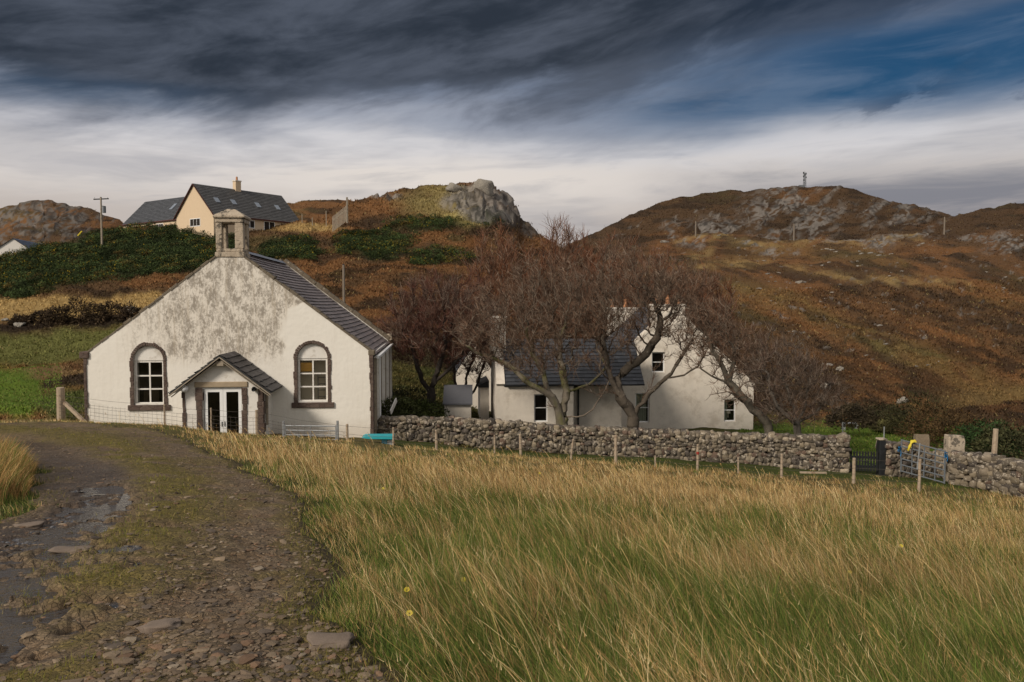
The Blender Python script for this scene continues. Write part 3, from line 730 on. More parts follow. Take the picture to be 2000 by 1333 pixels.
mb.plate([(0, -0.8), (CW, -0.8), (CW, CE), (CW / 2, CA), (0, CE)], CL - .6, CL)
MY = Matrix(((0, 1, 0, 0), (1, 0, 0, 0), (0, 0, 1, 0), (0, 0, 0, 1)))
mb.plate([(.6, -.8), (CL - .6, -.8), (CL - .6, CE - .06), (.6, CE - .06)], 0, .6, M=MY)
sh_ = [[(a, .9), (a + 1.1, .9), (a + 1.1, 2.9), (a, 2.9)] for a in (2.2, 5.2, 8.2)]
mb.plate([(.6, -.8), (CL - .6, -.8), (CL - .6, CE - .06), (.6, CE - .06)], CW - .6, CW - .002, sh_, M=MY)
mb.build('wall', M_harl, chap)
inner = MB(); inner.box((.62, .62, -.02), (CW - .62, CL - .62, .02)); inner.build('floor', M_dark, chap)
inner = MB(); inner.box((.62, 2.9, .02), (CW - .62, 3.0, 3.3)); inner.build('partition', M_dark, chap)
bm = MB(); bm.box((7.0, .70, .03), (10.38, .74, 3.2)); bm.build('inner_wall', M_beige, chap)
# roof
pitch = math.atan2(CA - CE, CW / 2)
dr = Vector((math.cos(pitch), 0, -math.sin(pitch))); dl = Vector((-math.cos(pitch), 0, -math.sin(pitch)))
SLW = (CW / 2) / math.cos(pitch) + .12
ridge0 = Vector((CW / 2, .38, CA - .06))
RL = CL - .76
slates('roof_slope', M_slate, chap, ridge0, (0, 1, 0), dr, RL, SLW, .33, .24, .014, (.23, .185, .17), .12, 3, .05, .022)
slates('roof_slope', M_slate, chap, ridge0, (0, 1, 0), dl, RL, SLW, .33, .24, .014, (.23, .185, .17), .12, 4, .05, .022)
rm = MB()
for i in range(6):
    y0 = .9 + i * (RL - .6) / 6; y1 = y0 + (RL - .6) / 6 - .01; j = random.uniform(-.01, .01)
    rm.add([(CW / 2 - .2, y0, CA - .13), (CW / 2, y0, CA + .02 + j), (CW / 2 + .2, y0, CA - .13), (CW / 2 - .2, y1, CA - .13), (CW / 2, y1, CA + .02 + j), (CW / 2 + .2, y1, CA - .13)], [(0, 1, 4, 3), (1, 2, 5, 4), (0, 2, 1), (3, 4, 5), (0, 3, 5, 2)])
rm.build('ridge_flashing', M_lead, chap)
def coping(y0, y1, seed, h=.13):
    r = random.Random(seed)
    for s in (-1, 1):
        mb = MB(); n = 17; Ls = (CW / 2) / math.cos(pitch)
        start = .62 if y0 < 1 else 0.0
        for i in range(n):
            a = start + (Ls - start) * i / n; b = start + (Ls - start) * (i + 1) / n - .012
            hh = h + r.uniform(-.03, .03); ex = r.uniform(-.02, .025)
            d_ = Vector((s * math.cos(pitch), 0, -math.sin(pitch))); nn = Vector((s * math.sin(pitch), 0, math.cos(pitch)))
            P0 = Vector((CW / 2, 0, CA - .02)); vs = []
            for t in (a, b):
                for yy, k in ((y0 - .03 - ex, 0), (y1, 0), (y1, 1), (y0 - .03 - ex, 1)):
                    vs.append(P0 + d_ * t + nn * (hh * k - .0) + Vector((0, yy, 0)))
            fs = [(0, 1, 2, 3), (7, 6, 5, 4), (0, 4, 5, 1), (1, 5, 6, 2), (2, 6, 7, 3), (3, 7, 4, 0)]
            if s > 0: fs = [tuple(reversed(f)) for f in fs]
            mb.add(vs, fs)
        mb.build('coping', M_coping, chap, bevel=.012)
coping(0, .42, 1, .085); coping(CL - .45, CL + .02, 2, .20)
# dark sandstone corner strips
def strip(parent, x0, x1, y0, y1, z0, z1, seed, name='quoin', mat=None, rag='x'):
    r = random.Random(seed); mb = MB(); z = z0
    while z < z1 - .02:
        h = min(r.uniform(.16, .38), z1 - z)
        a, b = r.uniform(-.03, .03), r.uniform(-.03, .03)
        mb.box((x0 + (a if rag in 'xl' else 0), y0 - r.uniform(0, .012), z), (x1 + (b if rag in 'xr' else 0), y1, z + h - .008)); z += h
    return mb.build(name, mat or M_redstone, parent, bevel=.012)
strip(chap, -.07, .035, -.045, .5, -.7, CE + .02, 5, rag='r')
strip(chap, CW - .10, CW + .035, -.045, .42, -.7, CE - .1, 6, rag='l')
k1 = MB(); k1.box((-.22, -.08, CE - .17), (.14, .5, CE + .10)); k1.build('skew_stone', M_redstone, chap, bevel=.04)
k1 = MB(); k1.box((CW - .16, -.05, CE - .12), (CW + .10, .42, CE + .10)); k1.build('skew_stone', M_coping, chap, bevel=.04)
k1 = MB(); k1.box((CW - .1, CL - .45, CE - .02), (CW + .2, CL, CE + .34)); k1.build('skew_stone', M_lichen, chap, bevel=.04)
# arched windows
for wi, (cx, w, z0, zt) in enumerate(WIN):
    r = random.Random(20 + wi); mb = MB(); zs = zt - w / 2
    segs = 22; tot = 0
    def band(P, Q, g0, g1, dz=0):
        pass
    # jambs
    z = z0
    while z < zs - .02:
        h = min(r.uniform(.12, .3), zs - z)
        for s in (-1, 1):
            xi = cx + s * (w / 2 - .01); xo = cx + s * (w / 2 + .12 + r.uniform(-.02, .03))
            mb.box((min(xi, xo), -.028 - r.uniform(0, .01), z), (max(xi, xo), .05, z + h - .006))
        z += h
    for i in range(segs):
        t0 = math.pi * i / segs + .01; t1 = math.pi * (i + 1) / segs - .01; ri = w / 2 - .01; ro = w / 2 + .115 + r.uniform(-.015, .03)
        pts = [(cx + ri * math.cos(t0), zs + ri * math.sin(t0)), (cx + ro * math.cos(t0), zs + ro * math.sin(t0)), (cx + ro * math.cos(t1), zs + ro * math.sin(t1)), (cx + ri * math.cos(t1), zs + ri * math.sin(t1))]
        mb.plate(pts, -.03 - r.uniform(0, .01), .05)
    mb.box((cx - w / 2 - .22, -.07, z0 - .20), (cx + w / 2 + .24, .3, z0 + .005))
    mb.build('window_surround', M_redstone, chap, bevel=.01)
    half = w / 2 - .02; zb = cp(300, 705)[1] if wi == 0 else cp(600, 701)[1]
    wn = sash(chap, cx - half, cx + half, z0 + .02, zb, .13, 2, 3, .075, mat=M_white, bar=.055)
    pn = [(cx - half, zb + .004), (cx + half, zb + .004)] + [(cx + half * math.cos(t), zs + half * math.sin(t)) for t in np.linspace(0, math.pi, 18)]
    MB().plate(pn, .10, .15).build('arched_panel', M_white, chap)
    MB().box((cx - half, .02, z0 + .006), (cx + half, .17, z0 + .07)).build('sill', M_white, wn)
cxr = WIN[1][0]
zq0 = WIN[1][2]; zq1 = cp(600, 701)[1]; MB().box((cxr - .56, .24, zq0 + (zq1 - zq0) * .70), (cxr - .03, .26, zq0 + (zq1 - zq0) * .90)).build('roller_blind', M_ochre, chap)
MB().box((WIN[0][0] - .62, 1.2, .6), (WIN[0][0] - .05, 1.25, 2.0)).build('inner_board', simple('brown_board', (.10, .07, .045), .8, .2), chap)
ld = MB()
lx0, lx1 = cxr + .14, cxr + .52
for xx in (lx0, lx1): ld.bar((xx, .60, 0.02), (xx, .46, 2.6), .04, .06)
for i in range(9): ld.box((lx0, .555 - i * .014, .3 + i * .26), (lx1, .61 - i * .014, .33 + i * .26))
ldr = ld.build('ladder', simple('ladder_grey', (.22, .20, .17), .6, .1), None); ldr.location = chap.location; ldr.rotation_euler = chap.rotation_euler
finish(ldr, label='grey ladder leaning inside the right arched chapel window', cat='ladder')
# porch
PD = 1.9
a0 = cp(357, 800, -PD)[0]; a1 = cp(512, 800, -PD)[0]; pm = (a0 + a1) / 2; hwp = (a1 - a0) / 2
ez = cp(357, 758, -PD)[1]; pz = cp(434, 692, -PD)[1]
dx0, dx1 = cp(397, 800, -PD)[0], cp(473, 800, -PD)[0]; dzt = cp(430, 757, -PD)[1]
porch = bpy.data.objects.new('porch', None); COL.objects.link(porch); porch.parent = chap
pw = MB(); apz = ez + .02 + hwp * .72
pw.plate([(a0, -.8), (dx0, -.8), (dx0, dzt), (dx1, dzt), (dx1, -.8), (a1, -.8), (a1, ez), (pm, apz), (a0, ez)], -PD, -PD + .3)
pw.box((a0, -PD + .3, -.8), (a0 + .25, 0, ez)); pw.box((a1 - .25, -PD + .3, -.8), (a1 - .002, 0, ez)); pw.build('porch_wall', M_white, porch)
pt = math.atan2(pz - (cp(340, 766, -PD)[1]), hwp + .38); c_, s_ = math.cos(pt), math.sin(pt)
PSL = (hwp + .40) / c_
for s in (1, -1):
    slates('porch_roof_slope', M_slate, porch, Vector((pm, -PD - .30, pz)), (0, 1, 0), (s * c_, 0, -s_), PD + .32, PSL, .31, .26, .018, (.055, .05, .053), .18, 8 + s)
    bb = MB(); P0 = Vector((pm, -PD - .29, pz - .10)); bb.bar(P0, P0 + Vector((s * c_, 0, -s_)) * (PSL - .02), .035, .15, up=(0, 1, 0))
    P1 = Vector((pm, -PD - .25, pz - .20)); bb.bar(P1 + Vector((s * c_, 0, -s_)) * .06, P1 + Vector((s * c_, 0, -s_)) * (PSL - .1), .03, .10, up=(0, 1, 0))
    bb.build('bargeboard', M_wood, porch)
bb = MB(); bb.box((pm - .12, -PD - .27, pz - .42), (pm + .12, -PD - .22, pz - .24)); bb.build('bargeboard', M_wood, porch)
strip(porch, dx0 - .26, dx0 - .005, -PD - .035, -PD + .1, -.7, dzt, 31, 'door_jamb'); strip(porch, dx1 + .005, dx1 + .2, -PD - .035, -PD + .1, -.7, dzt, 32, 'door_jamb')
strip(porch, a0 - .02, a0 + .12, -PD - .03, -PD + .2, -.7, ez - .02, 33); strip(porch, a1 - .16, a1 + .05, -PD - .03, -PD + .3, -.7, ez - .02, 34)
MB().box((dx0 - .3, -PD - .045, dzt + .004), (dx1 + .22, -PD + .1, dzt + .21)).build('lintel', M_sand, porch, bevel=.025)
xm = (dx0 + dx1) / 2
MB().box((dx0 - .02, -PD + .06, dzt - .06), (dx1 + .02, -PD + .12, dzt)).build('door_head', M_upvc, porch)
for (u0, u1) in ((dx0 + .03, xm - .004), (xm + .004, dx1 - .03)):
    sash(porch, u0, u1, -.05, dzt - .065, -PD + .06, 1, 1, .115, 'door', t=.055)
    MB().box((xm - .06 if u0 < xm - .1 else xm + .04, -PD + .03, .80), (xm - .04 if u0 < xm - .1 else xm + .06, -PD + .058, .98)).build('door_handle', M_black, porch)
lmp = MB(); lmp.tube([(0, 0, -.14), (0, 0, -.125), (0, 0, -.07), (0, 0, 0), (0, 0, .07), (0, 0, .125), (0, 0, .14)], [.03, .07, .125, .145, .125, .07, .03], 14)
lo_ = lmp.build('globe_lamp', M_plastic, porch, smooth=True); lx, lz = cp(361, 759, -PD - .12); lo_.location = (lx, -PD - .16, lz)
lmp = MB(); lmp.tube([(0, .12, 0), (0, 0, 0), (0, -.1, -.03)], [.05, .09, .07], 10); lo_ = lmp.build('flood_lamp', M_black, porch, smooth=True); lx, lz = cp(496, 760, -PD - .1); lo_.location = (lx, -PD - .1, lz)
pp = MB(); xq, zq = cp(522, 766, -1.2); pp.tube([(xq, -1.3, zq + .05), (xq, -1.3, zq - .6), (xq, -1.3, zq - 1.25)], .055, 8); pp.build('downpipe', M_wood, porch)
# bellcote
BH = []
bx0, bx1 = CW / 2 - .56, CW / 2 + .56
by0, by1 = -.04, 1.06
zb0 = CA - .42
bell = bpy.data.objects.new('bellcote', None); COL.objects.link(bell); bell.parent = chap
b_ = MB(); b_.box((bx0, by0, zb0 + .002), (bx1, by1, zb0 + .20)); b_.box((bx0 + .05, by0 + .04, zb0 + .20), (bx1 - .05, by1 - .04, zb0 + .34)); b_.build('plinth', M_lichen, bell, bevel=.03)
zt = zb0 + .34; zh = zt + 1.02
for (xa, xb_) in ((bx0 + .03, bx0 + .27), (bx1 - .36, bx1 - .03)):
    for (ya, yb) in ((by0 + .05, by0 + .34), (by1 - .34, by1 - .05)):
        MB().box((xa, ya, zt + .001), (xb_, yb, zh)).build('pillar', M_lichen, bell, bevel=.03)
b_ = MB(); b_.box((bx0 + .01, by0 + .02, zh + .001), (bx1 - .01, by1 - .02, zh + .17)); b_.build('lintel', M_lichen, bell, bevel=.03)
b_ = MB(); z1 = zh + .172; e = .05
b_.add([(bx0 - e, by0 - e, z1), (bx1 + e, by0 - e, z1), (bx1 + e, by1 + e, z1), (bx0 - e, by1 + e, z1), (bx0 - e, by0 - e, z1 + .10), (bx1 + e, by0 - e, z1 + .10), (bx1 + e, by1 + e, z1 + .10), (bx0 - e, by1 + e, z1 + .10),
        (CW / 2 - .16, .40, z1 + .40), (CW / 2 + .12, .40, z1 + .40), (CW / 2 + .12, .64, z1 + .40), (CW / 2 - .16, .64, z1 + .40)],
       [(3, 2, 1, 0), (0, 1, 5, 4), (1, 2, 6, 5), (2, 3, 7, 6), (3, 0, 4, 7), (4, 5, 9, 8), (5, 6, 10, 9), (6, 7, 11, 10), (7, 4, 8, 11), (8, 9, 10, 11)])
b_.build('capstone', M_lichen, bell, bevel=.035)
# gutter, downpipes and mullioned flank seen edge-on
g = MB(); g.bar((CW + .20, .3, CE - .22), (CW + .20, CL - .1, CE - .22), .11, .10); g.build('gutter', M_upvc, chap)
for i, yy in enumerate((.7, 2.1, 3.7, 5.2, 6.9, 8.3, 10.0, 11.2)):
    MB().box((CW + .0, yy, -.6), (CW + .12 + .05 * (i % 2), yy + .16, CE - .28)).build('pilaster', M_white if i % 2 else M_wood, chap)
MB().tube([(CW + .2, 1.35, CE - .25), (CW + .2, 1.35, -.5)], .045, 8).build('downpipe', M_upvc, chap)
for a in (2.2, 5.2, 8.2):
    w_ = MB().box((CW - .3, a, .9), (CW - .24, a + 1.1, 2.9)).build('window', M_dark, chap)
# ------------------------------------------------------------------ cottage among the trees
def gable_roof(parent, x0, x1, y0, y1, ze, za, axis, over=.15, th=.014, sw=.4, sh=.26, base=(.05, .052, .058), seed=1, var=.14, names='roof_slope'):
    """axis 'y': ridge runs along y (gable faces the front); axis 'x': ridge along x"""
    if axis == 'y':
        mid = (x0 + x1) / 2; hw = (x1 - x0) / 2; p = math.atan2(za - ze, hw); W = hw / math.cos(p) + over
        for s in (1, -1): slates(names, M_slate, parent, Vector((mid, y0 - over * .5, za + .03)), (0, 1, 0), (s * math.cos(p), 0, -math.sin(p)), y1 - y0 + over, W, sw, sh, th, base, var, seed + s)
    else:
        mid = (y0 + y1) / 2; hw = (y1 - y0) / 2; p = math.atan2(za - ze, hw); W = hw / math.cos(p) + over
        for s in (1, -1): slates(names, M_slate, parent, Vector((x0 - over * .5, mid, za + .03)), (1, 0, 0), (0, s * math.cos(p), -math.sin(p)), x1 - x0 + over, W, sw, sh, th, base, var, seed + s)
def dark_backed_window(parent, x0, x1, z0, z1, y, rows=2, cols=1, curtain=None, name='window', fw=.07):
    w = sash(parent, x0, x1, z0, z1, y, cols, rows, fw, name)
    MB().box((x0 - .06, y - .05, z0 - .07), (x1 + .06, y + .1, z0 - .003)).build('sill', M_upvc, w)
    MB().box((x0, y + .30, z0), (x1, y + .33, z1)).build('interior', M_dark, w)  # dark sheet behind the glass, its colour standing in for an unlit room
    if curtain is not None:
        mb = MB(); n = 9
        for k in range(n):
            a = x0 + .06 + curtain * (x1 - x0 - .12) * k / n; b = a + curtain * (x1 - x0 - .12) / n * .9
            mb.box((a, y + .12 + .03 * (k % 2), z0 + .05), (b, y + .15 + .03 * (k % 2), z1 - .05))
        mb.build('curtain', M_curtain, w)
    return w
cp0 = at(970, 848, 43)
cot = empty('cottage', (cp0.x, 43, cp0.z - .3), .085, label='white cottage with dark slate roofs and tall chimneys behind the bare trees', cat='cottage')
MiK = frame_of(cot)
def kp(px, py, y): return on_plane(MiK, px, py, y)
ez_ = kp(1000, 752, 0)[1]; wx1 = kp(1120, 800, 0)[0]; WD = 5.2; wza = ez_ + 2.35
wn0, wn1 = kp(1043, 825, 0), kp(1070, 770, 0)
mb = MB(); mb.plate([(0, -1), (wx1, -1), (wx1, ez_), (0, ez_)], 0, .4, [[(wn0[0], wn0[1]), (wn1[0], wn0[1]), (wn1[0], wn1[1]), (wn0[0], wn1[1])]])
mb.plate([(.4, -1), (WD, -1), (WD, ez_), (WD / 2, wza), (.4, ez_ + .3)], 0, .45, M=MY)
mb.build('wing_wall', M_cottage, cot)
dark_backed_window(cot, wn0[0], wn1[0], wn0[1], wn1[1], .12)
gable_roof(cot, .46, kp(1235, 700, 2.6)[0], 0, WD, ez_, wza, 'x', .12, seed=11)
sk = MB()
for s in (0, 1):
    a = Vector((.22, -.08 if s == 0 else WD + .08, ez_ + .02)); b = Vector((.22, WD / 2, wza + .12)); sk.bar(a, b, .46, .12)
sk.build('skew', M_cottage, cot)
MB().bar((.5, -.16, ez_ - .02), (wx1, -.16, ez_ - .02), .10, .09).build('gutter', M_black, cot)
c0, c1 = kp(957, 620, WD / 2)[0], kp(986, 620, WD / 2)[0]; ct = kp(970, 622, WD / 2)[1]
def chimney(parent, x0, x1, y0, y1, z0, z1, mat=None, pots=2, along='y'):
    c = MB().box((x0, y0, z0), (x1, y1, z1)).build('chimney', mat or M_cottage, parent)
    cm = MB(); cm.box((x0 - .06, y0 - .06, z1 + .002), (x1 + .06, y1 + .06, z1 + .12)); cm.build('chimney_cap', mat or M_cottage, c, bevel=.02)
    for k in range(pots):
        t = (k + .5) / pots; px_ = (x0 + x1) / 2 if along == 'y' else x0 + (x1 - x0) * t; py_ = y0 + (y1 - y0) * t if along == 'y' else (y0 + y1) / 2
        MB().tube([(px_, py_, z1 + .12), (px_, py_, z1 + .22), (px_, py_, z1 + .24), (px_, py_, z1 + .62), (px_, py_, z1 + .64), (px_, py_, z1 + .70)], [.16, .16, .13, .11, .14, .14], 12).build('chimney_pot', M_terra, c, smooth=False)
    return c
chimney(cot, c0, c1, WD / 2 - .75, WD / 2 + .75, wza - .6, ct, pots=0)
# main house, gable to the front
GY0 = 4.4
gl, gr = kp(1152, 753, GY0)[0], kp(1472, 753, GY0)[0]; gze = kp(1472, 752, GY0)[1]; gm_ = (gl + gr) / 2; gza = kp(1312, 602, GY0)[1]
def rect(px0, py0, px1, py1, y):
    a = kp(px0, py1, y); b = kp(px1, py0, y); return a[0], b[0], a[1], b[1]
WQ = [rect(1273, 688, 1299, 728, GY0), rect(1241, 768, 1269, 826, GY0), rect(1414, 780, 1438, 824, GY0)]
mb = MB(); mb.plate([(gl, -1.5), (gr, -1.5), (gr, gze), (gm_ + .3, gza), (gm_ - .3, gza), (gl, gze)], GY0, GY0 + .5, [[(a, c), (b, c), (b, d_), (a, d_)] for a, b, c, d_ in WQ])
GL = 9.0
mb.box((gl, GY0 + .5, -1.5), (gl + .4, GY0 + GL - .5, gze)); mb.box((gr - .4, GY0 + .5, -1.5), (gr - .001, GY0 + GL - .5, gze))
mb.plate([(gl, -1.5), (gr, -1.5), (gr, gze), (gm_, gza), (gl, gze)], GY0 + GL - .5, GY0 + GL)
mb.build('main_wall', M_cottage, cot)
for i, (a, b, c, d_) in enumerate(WQ): dark_backed_window(cot, a, b, c, d_, GY0 + .14, curtain=(None, .9, .35)[i])
gable_roof(cot, gl, gr, GY0 + .35, GY0 + GL - .3, gze, gza, 'y', .1, seed=21, base=(.055, .058, .068))
sk = MB()
for s in (-1, 1): sk.bar((gm_ + s * ((gr - gl) / 2 + .03), GY0 + .17, gze + .0), (gm_, GY0 + .17, gza + .05), .42, .14)
sk.build('skew', M_cottage, cot)
q0, q1 = kp(1276, 600, GY0)[0], kp(1338, 600, GY0)[0]
chimney(cot, q0, q1, GY0 - .02, GY0 + .8, gza - 1.3, gza + .12, pots=3, along='x')
q0, q1 = kp(1181, 603, GY0 + GL - .4)[0], kp(1262, 603, GY0 + GL - .4)[0]
chimney(cot, q0, q1, GY0 + GL - .9, GY0 + GL + .1, gza - 2.0, kp(1200, 604, GY0 + GL - .4)[1], pots=3, along='x')
# little front porch gable
PY0 = 1.2
g0, g1 = kp(1117, 772, PY0)[0], kp(1214, 772, PY0)[0]; gz0 = kp(1117, 770, PY0)[1]; gz1_ = kp(1165, 730, PY0)[1]
mb = MB(); mb.plate([(g0, -1.2), (g1, -1.2), (g1, gz0), ((g0 + g1) / 2, gz1_), (g0, gz0)], PY0, PY0 + .3); mb.box((g0 + .002, PY0 + .3, -1.2), (g0 + .3, GY0, gz0)); mb.box((g1 - .3, PY0 + .3, -1.2), (g1 - .002, GY0 - .01, gz0)); mb.build('porch_wall', M_cottage, cot)
gable_roof(cot, g0, g1, PY0 + .1, GY0 + 1.5, gz0, gz1_, 'y', .06, seed=31)
MB().tube([(g0 + .35, PY0 - .08, 3.0), (g0 + .35, PY0 - .08, 0)], .05, 8).build('downpipe', M_black, cot)
lm = MB(); xx, zz = kp(1422, 808, GY0 + .3); lm.tube([(xx, GY0 + .32, zz - .25), (xx, GY0 + .32, zz), (xx, GY0 + .32, zz + .02), (xx, GY0 + .32, zz + .25)], [.03, .03, .16, .10], 12); 
lo_ = lm.build('table_lamp', simple('lamp_shade', (.55, .5, .38), .8, .05), None); lo_.location = cot.location; lo_.rotation_euler = cot.rotation_euler
finish(lo_, label='pale table lamp standing inside the small right window of the white cottage', cat='lamp')
# shed, lean-to, outbuilding
s0 = at(868, 815, 42.5); shd = empty('shed', (s0.x, 42.5, s0.z - .1), .05, label='small white shed with grey sloping roof left of the cottage', cat='shed')
MiS = frame_of(shd); w_, h_ = on_plane(MiS, 920, 790, 0); t_ = on_plane(MiS, 900, 755, 1.8)[1]
mb = MB(); mb.plate([(0, -.6), (w_, -.6), (w_, h_), (0, h_)], 0, 1.9); mb.build('wall', M_cottage, shd)
mb = MB(); mb.add([(-.08, -.15, h_ - .02), (w_ + .08, -.15, h_ - .02), (w_ + .08, 1.9, t_), (-.08, 1.9, t_), (-.08, -.15, h_ + .06), (w_ + .08, -.15, h_ + .06), (w_ + .08, 1.9, t_ + .08), (-.08, 1.9, t_ + .08)], [(3, 2, 1, 0), (4, 5, 6, 7), (0, 1, 5, 4), (1, 2, 6, 5), (2, 3, 7, 6), (3, 0, 4, 7)])
mb.build('roof', simple('felt_roof', (.115, .115, .125), .8, .15, 4), shd)
s0 = at(938, 835, 46); lt = empty('lean_to', (s0.x, 46, s0.z), .085, label='narrow dark-roofed lean-to against the left end of the cottage', cat='lean-to')
MiS = frame_of(lt); w_, h_ = on_plane(MiS, 955, 757, 0)
MB().plate([(0, -1), (w_, -1), (w_, h_), (0, h_)], 0, 3).build('wall', M_cottage, lt)
MB().plate([(-.12, h_ + .002), (w_, h_ + .002), (w_, h_ + .4), (-.12, h_ + .14)], -.15, 3.1).build('roof', M_black, lt)
s0 = at(893, 800, 54); ob = empty('outbuilding', (s0.x, 54, s0.z - .5), .085, label='white gabled outbuilding half hidden behind the dark left tree', cat='outbuilding')
MiS = frame_of(ob); w_, h_ = on_plane(MiS, 962, 725, 0); t_ = on_plane(MiS, 925, 672, 0)[1]
MB().plate([(0, -1), (w_, -1), (w_, h_), (w_ / 2, t_), (0, h_)], 0, 5).build('wall', M_cottage, ob)
gable_roof(ob, -.05, w_ + .05, .1, 5, h_, t_, 'y', .1, seed=41)

# ------------------------------------------------------------------ big cream house on the hill
A = at(417, 416, 108)
RZ = -math.atan2(.57, .82)
ux = Vector((.821, -.571, 0)); uy = Vector((.571, .821, 0)); HWd = 8.6; HL = 14.4; EH = 2.5
b0 = Vector((A.x, A.y, A.z - EH)) - ux * HWd
hh = empty('hill_house', b0, RZ, label='cream bungalow with long grey roof and skylights on the hilltop', cat='house')
MiH = frame_of(hh)
def on_x(Mi, px, py, xl):
    o = Mi @ Vector((0, 0, CZ)); dd = Mi.to_3x3() @ Vector(ray(px, py)); t = (xl - o.x) / dd.x
    return o.y + dd.y * t, o.z + dd.z * t
HA = EH + 4.25
TB = (.075, .072, .070)
mb = MB(); mb.plate([(0, -3), (HWd, -3), (HWd, EH), (HWd / 2, HA), (0, EH)], 0, .3); mb.box((HWd - .3, .3, -3), (HWd - .002, HL, EH)); mb.box((0.002, .3, -3), (.3, HL, EH)); mb.plate([(0, -3), (HWd, -3), (HWd, EH), (HWd / 2, HA), (0, EH)], HL, HL + .3)
mb.build('wall', M_cream, hh)
gable_roof(hh, 0, HWd, 0, HL + .3, EH, HA, 'y', .35, th=.02, sw=.5, sh=.34, base=TB, seed=51, var=.08)
WL = 15.9; WD2 = 7.4
mb = MB(); mb.box((-WL, 1.2, -3), (-.01, 1.5, EH)); mb.plate([(1.5, -3), (1.2 + WD2, -3), (1.2 + WD2, EH), (1.2 + WD2 / 2, EH + 3.7), (1.5, EH + .3)], -WL, -WL + .3, M=MY); mb.build('wing_wall', M_cream, hh)
gable_roof(hh, -WL, HWd / 2 - 1.5, 1.2, 1.2 + WD2, EH, EH + 3.75, 'x', .3, th=.02, sw=.5, sh=.34, base=(.07, .072, .078), seed=61, var=.08)
f_ = MB()
for s in (-1, 1): f_.bar((HWd / 2 + s * (HWd / 2 + .35), -.2, EH - .36), (HWd / 2, -.2, HA - .03), .06, .24, up=(0, 1, 0))
f_.bar((HWd + .3, -.2, EH - .28), (HWd + .3, HL + .4, EH - .28), .08, .2); f_.bar((-WL - .1, .98, EH - .2), (0, .98, EH - .2), .08, .16)
f_.build('fascia', M_plum, hh)
pH = math.atan2(HA - EH, HWd / 2)
def skylight(yc, t, L=1.0, W=.7):
    n = Vector((math.sin(pH), 0, math.cos(pH))); dn = Vector((math.cos(pH), 0, -math.sin(pH))); P = Vector((HWd / 2, yc, HA + .03)) + dn * t + n * .04
    mb = MB(); mb.bar(P, P + dn * L, .09, W, up=tuple(Vector((0, 1, 0)))) if False else None
    q = [P + n * .06, P + Vector((0, W, 0)) + n * .06, P + Vector((0, W, 0)) + dn * L + n * .06, P + dn * L + n * .06]
    return MB().add(q + [v - n * .1 for v in q], [(0, 1, 2, 3)[::-1], (0, 4, 5, 1), (1, 5, 6, 2), (2, 6, 7, 3), (3, 7, 4, 0)]).build('skylight', M_sky_glass, hh)
def m_sg(nt, b):
    b.inputs['Base Color'].default_value = (.16, .18, .21, 1); b.inputs['Roughness'].default_value = .12; b.inputs['Specular IOR Level'].default_value = .9
M_sky_glass = material('skylight_glass', m_sg)
for yc in (1.6, 4.3, 8.4, 11.9): skylight(yc, 2.7)
n = Vector((0, -math.sin(math.atan2(3.75, WD2 / 2)), math.cos(math.atan2(3.75, WD2 / 2)))); dn = Vector((0, -n.z, n.y)) * 1
dn = Vector((0, -math.cos(math.atan2(3.75, WD2 / 2)), -math.sin(math.atan2(3.75, WD2 / 2)))); P = Vector((-6.2, 1.2 + WD2 / 2, EH + 3.78)) + dn * 1.7 + n * .1
q = [P, P + Vector((.75, 0, 0)), P + Vector((.75, 0, 0)) + dn * 1.3, P + dn * 1.3]
MB().add(q + [v - n * .1 for v in q], [(0, 1, 2, 3)[::-1], (0, 4, 5, 1), (1, 5, 6, 2), (2, 6, 7, 3), (3, 7, 4, 0)]).build('skylight', M_sky_glass, hh)
hy, hz = on_x(MiH, 463, 384, HWd / 2); c = MB().box((HWd / 2 - .35, hy - .45, HA - .8), (HWd / 2 + .35, hy + .45, HA + 1.15)).build('chimney', M_cream, hh)
MB().box((HWd / 2 - .42, hy - .52, HA + 1.152), (HWd / 2 + .42, hy + .52, HA + 1.3)).build('chimney_cap', M_cottage, c); MB().tube([(HWd / 2, hy, HA + 1.3), (HWd / 2, hy, HA + 1.85)], [.16, .13], 10).build('chimney_pot', M_terra, c)
def flank_win(y0, y1, z0, z1, kind='window'):
    fr = MB(); x = HWd
    fr.box((x - .02, y0, z0), (x + .03, y0 + .08, z1)); fr.box((x - .02, y1 - .08, z0), (x + .03, y1, z1)); fr.box((x - .02, y0 + .08, z1 - .08), (x + .03, y1 - .08, z1)); fr.box((x - .02, y0 + .08, z0), (x + .03, y1 - .08, z0 + .08)); fr.box((x - .02, (y0 + y1) / 2 - .04, z0 + .08), (x + .03, (y0 + y1) / 2 + .04, z1 - .08))
    w = fr.build(kind, M_upvc, hh); MB().box((x - .01, y0 + .05, z0 + .05), (x + .012, y1 - .05, z1 - .05)).build('pane', M_dark, w)
flank_win(5.0, 6.6, .9, 2.0); flank_win(8.2, 10.1, .2, 2.1, 'patio_door'); flank_win(11.6, 13.6, .3, 1.9)
for (x0, x1, y) in ((3.2, 5.6, 0), (-7.0, -5.2, 1.2)):
    w = sash(hh, x0, x1, .9, 2.0, y - .03, 3, 1, .08, t=.05, glass=False); MB().box((x0 + .04, y - .012, .94), (x1 - .04, y - .004, 1.96)).build('pane', M_dark, w)
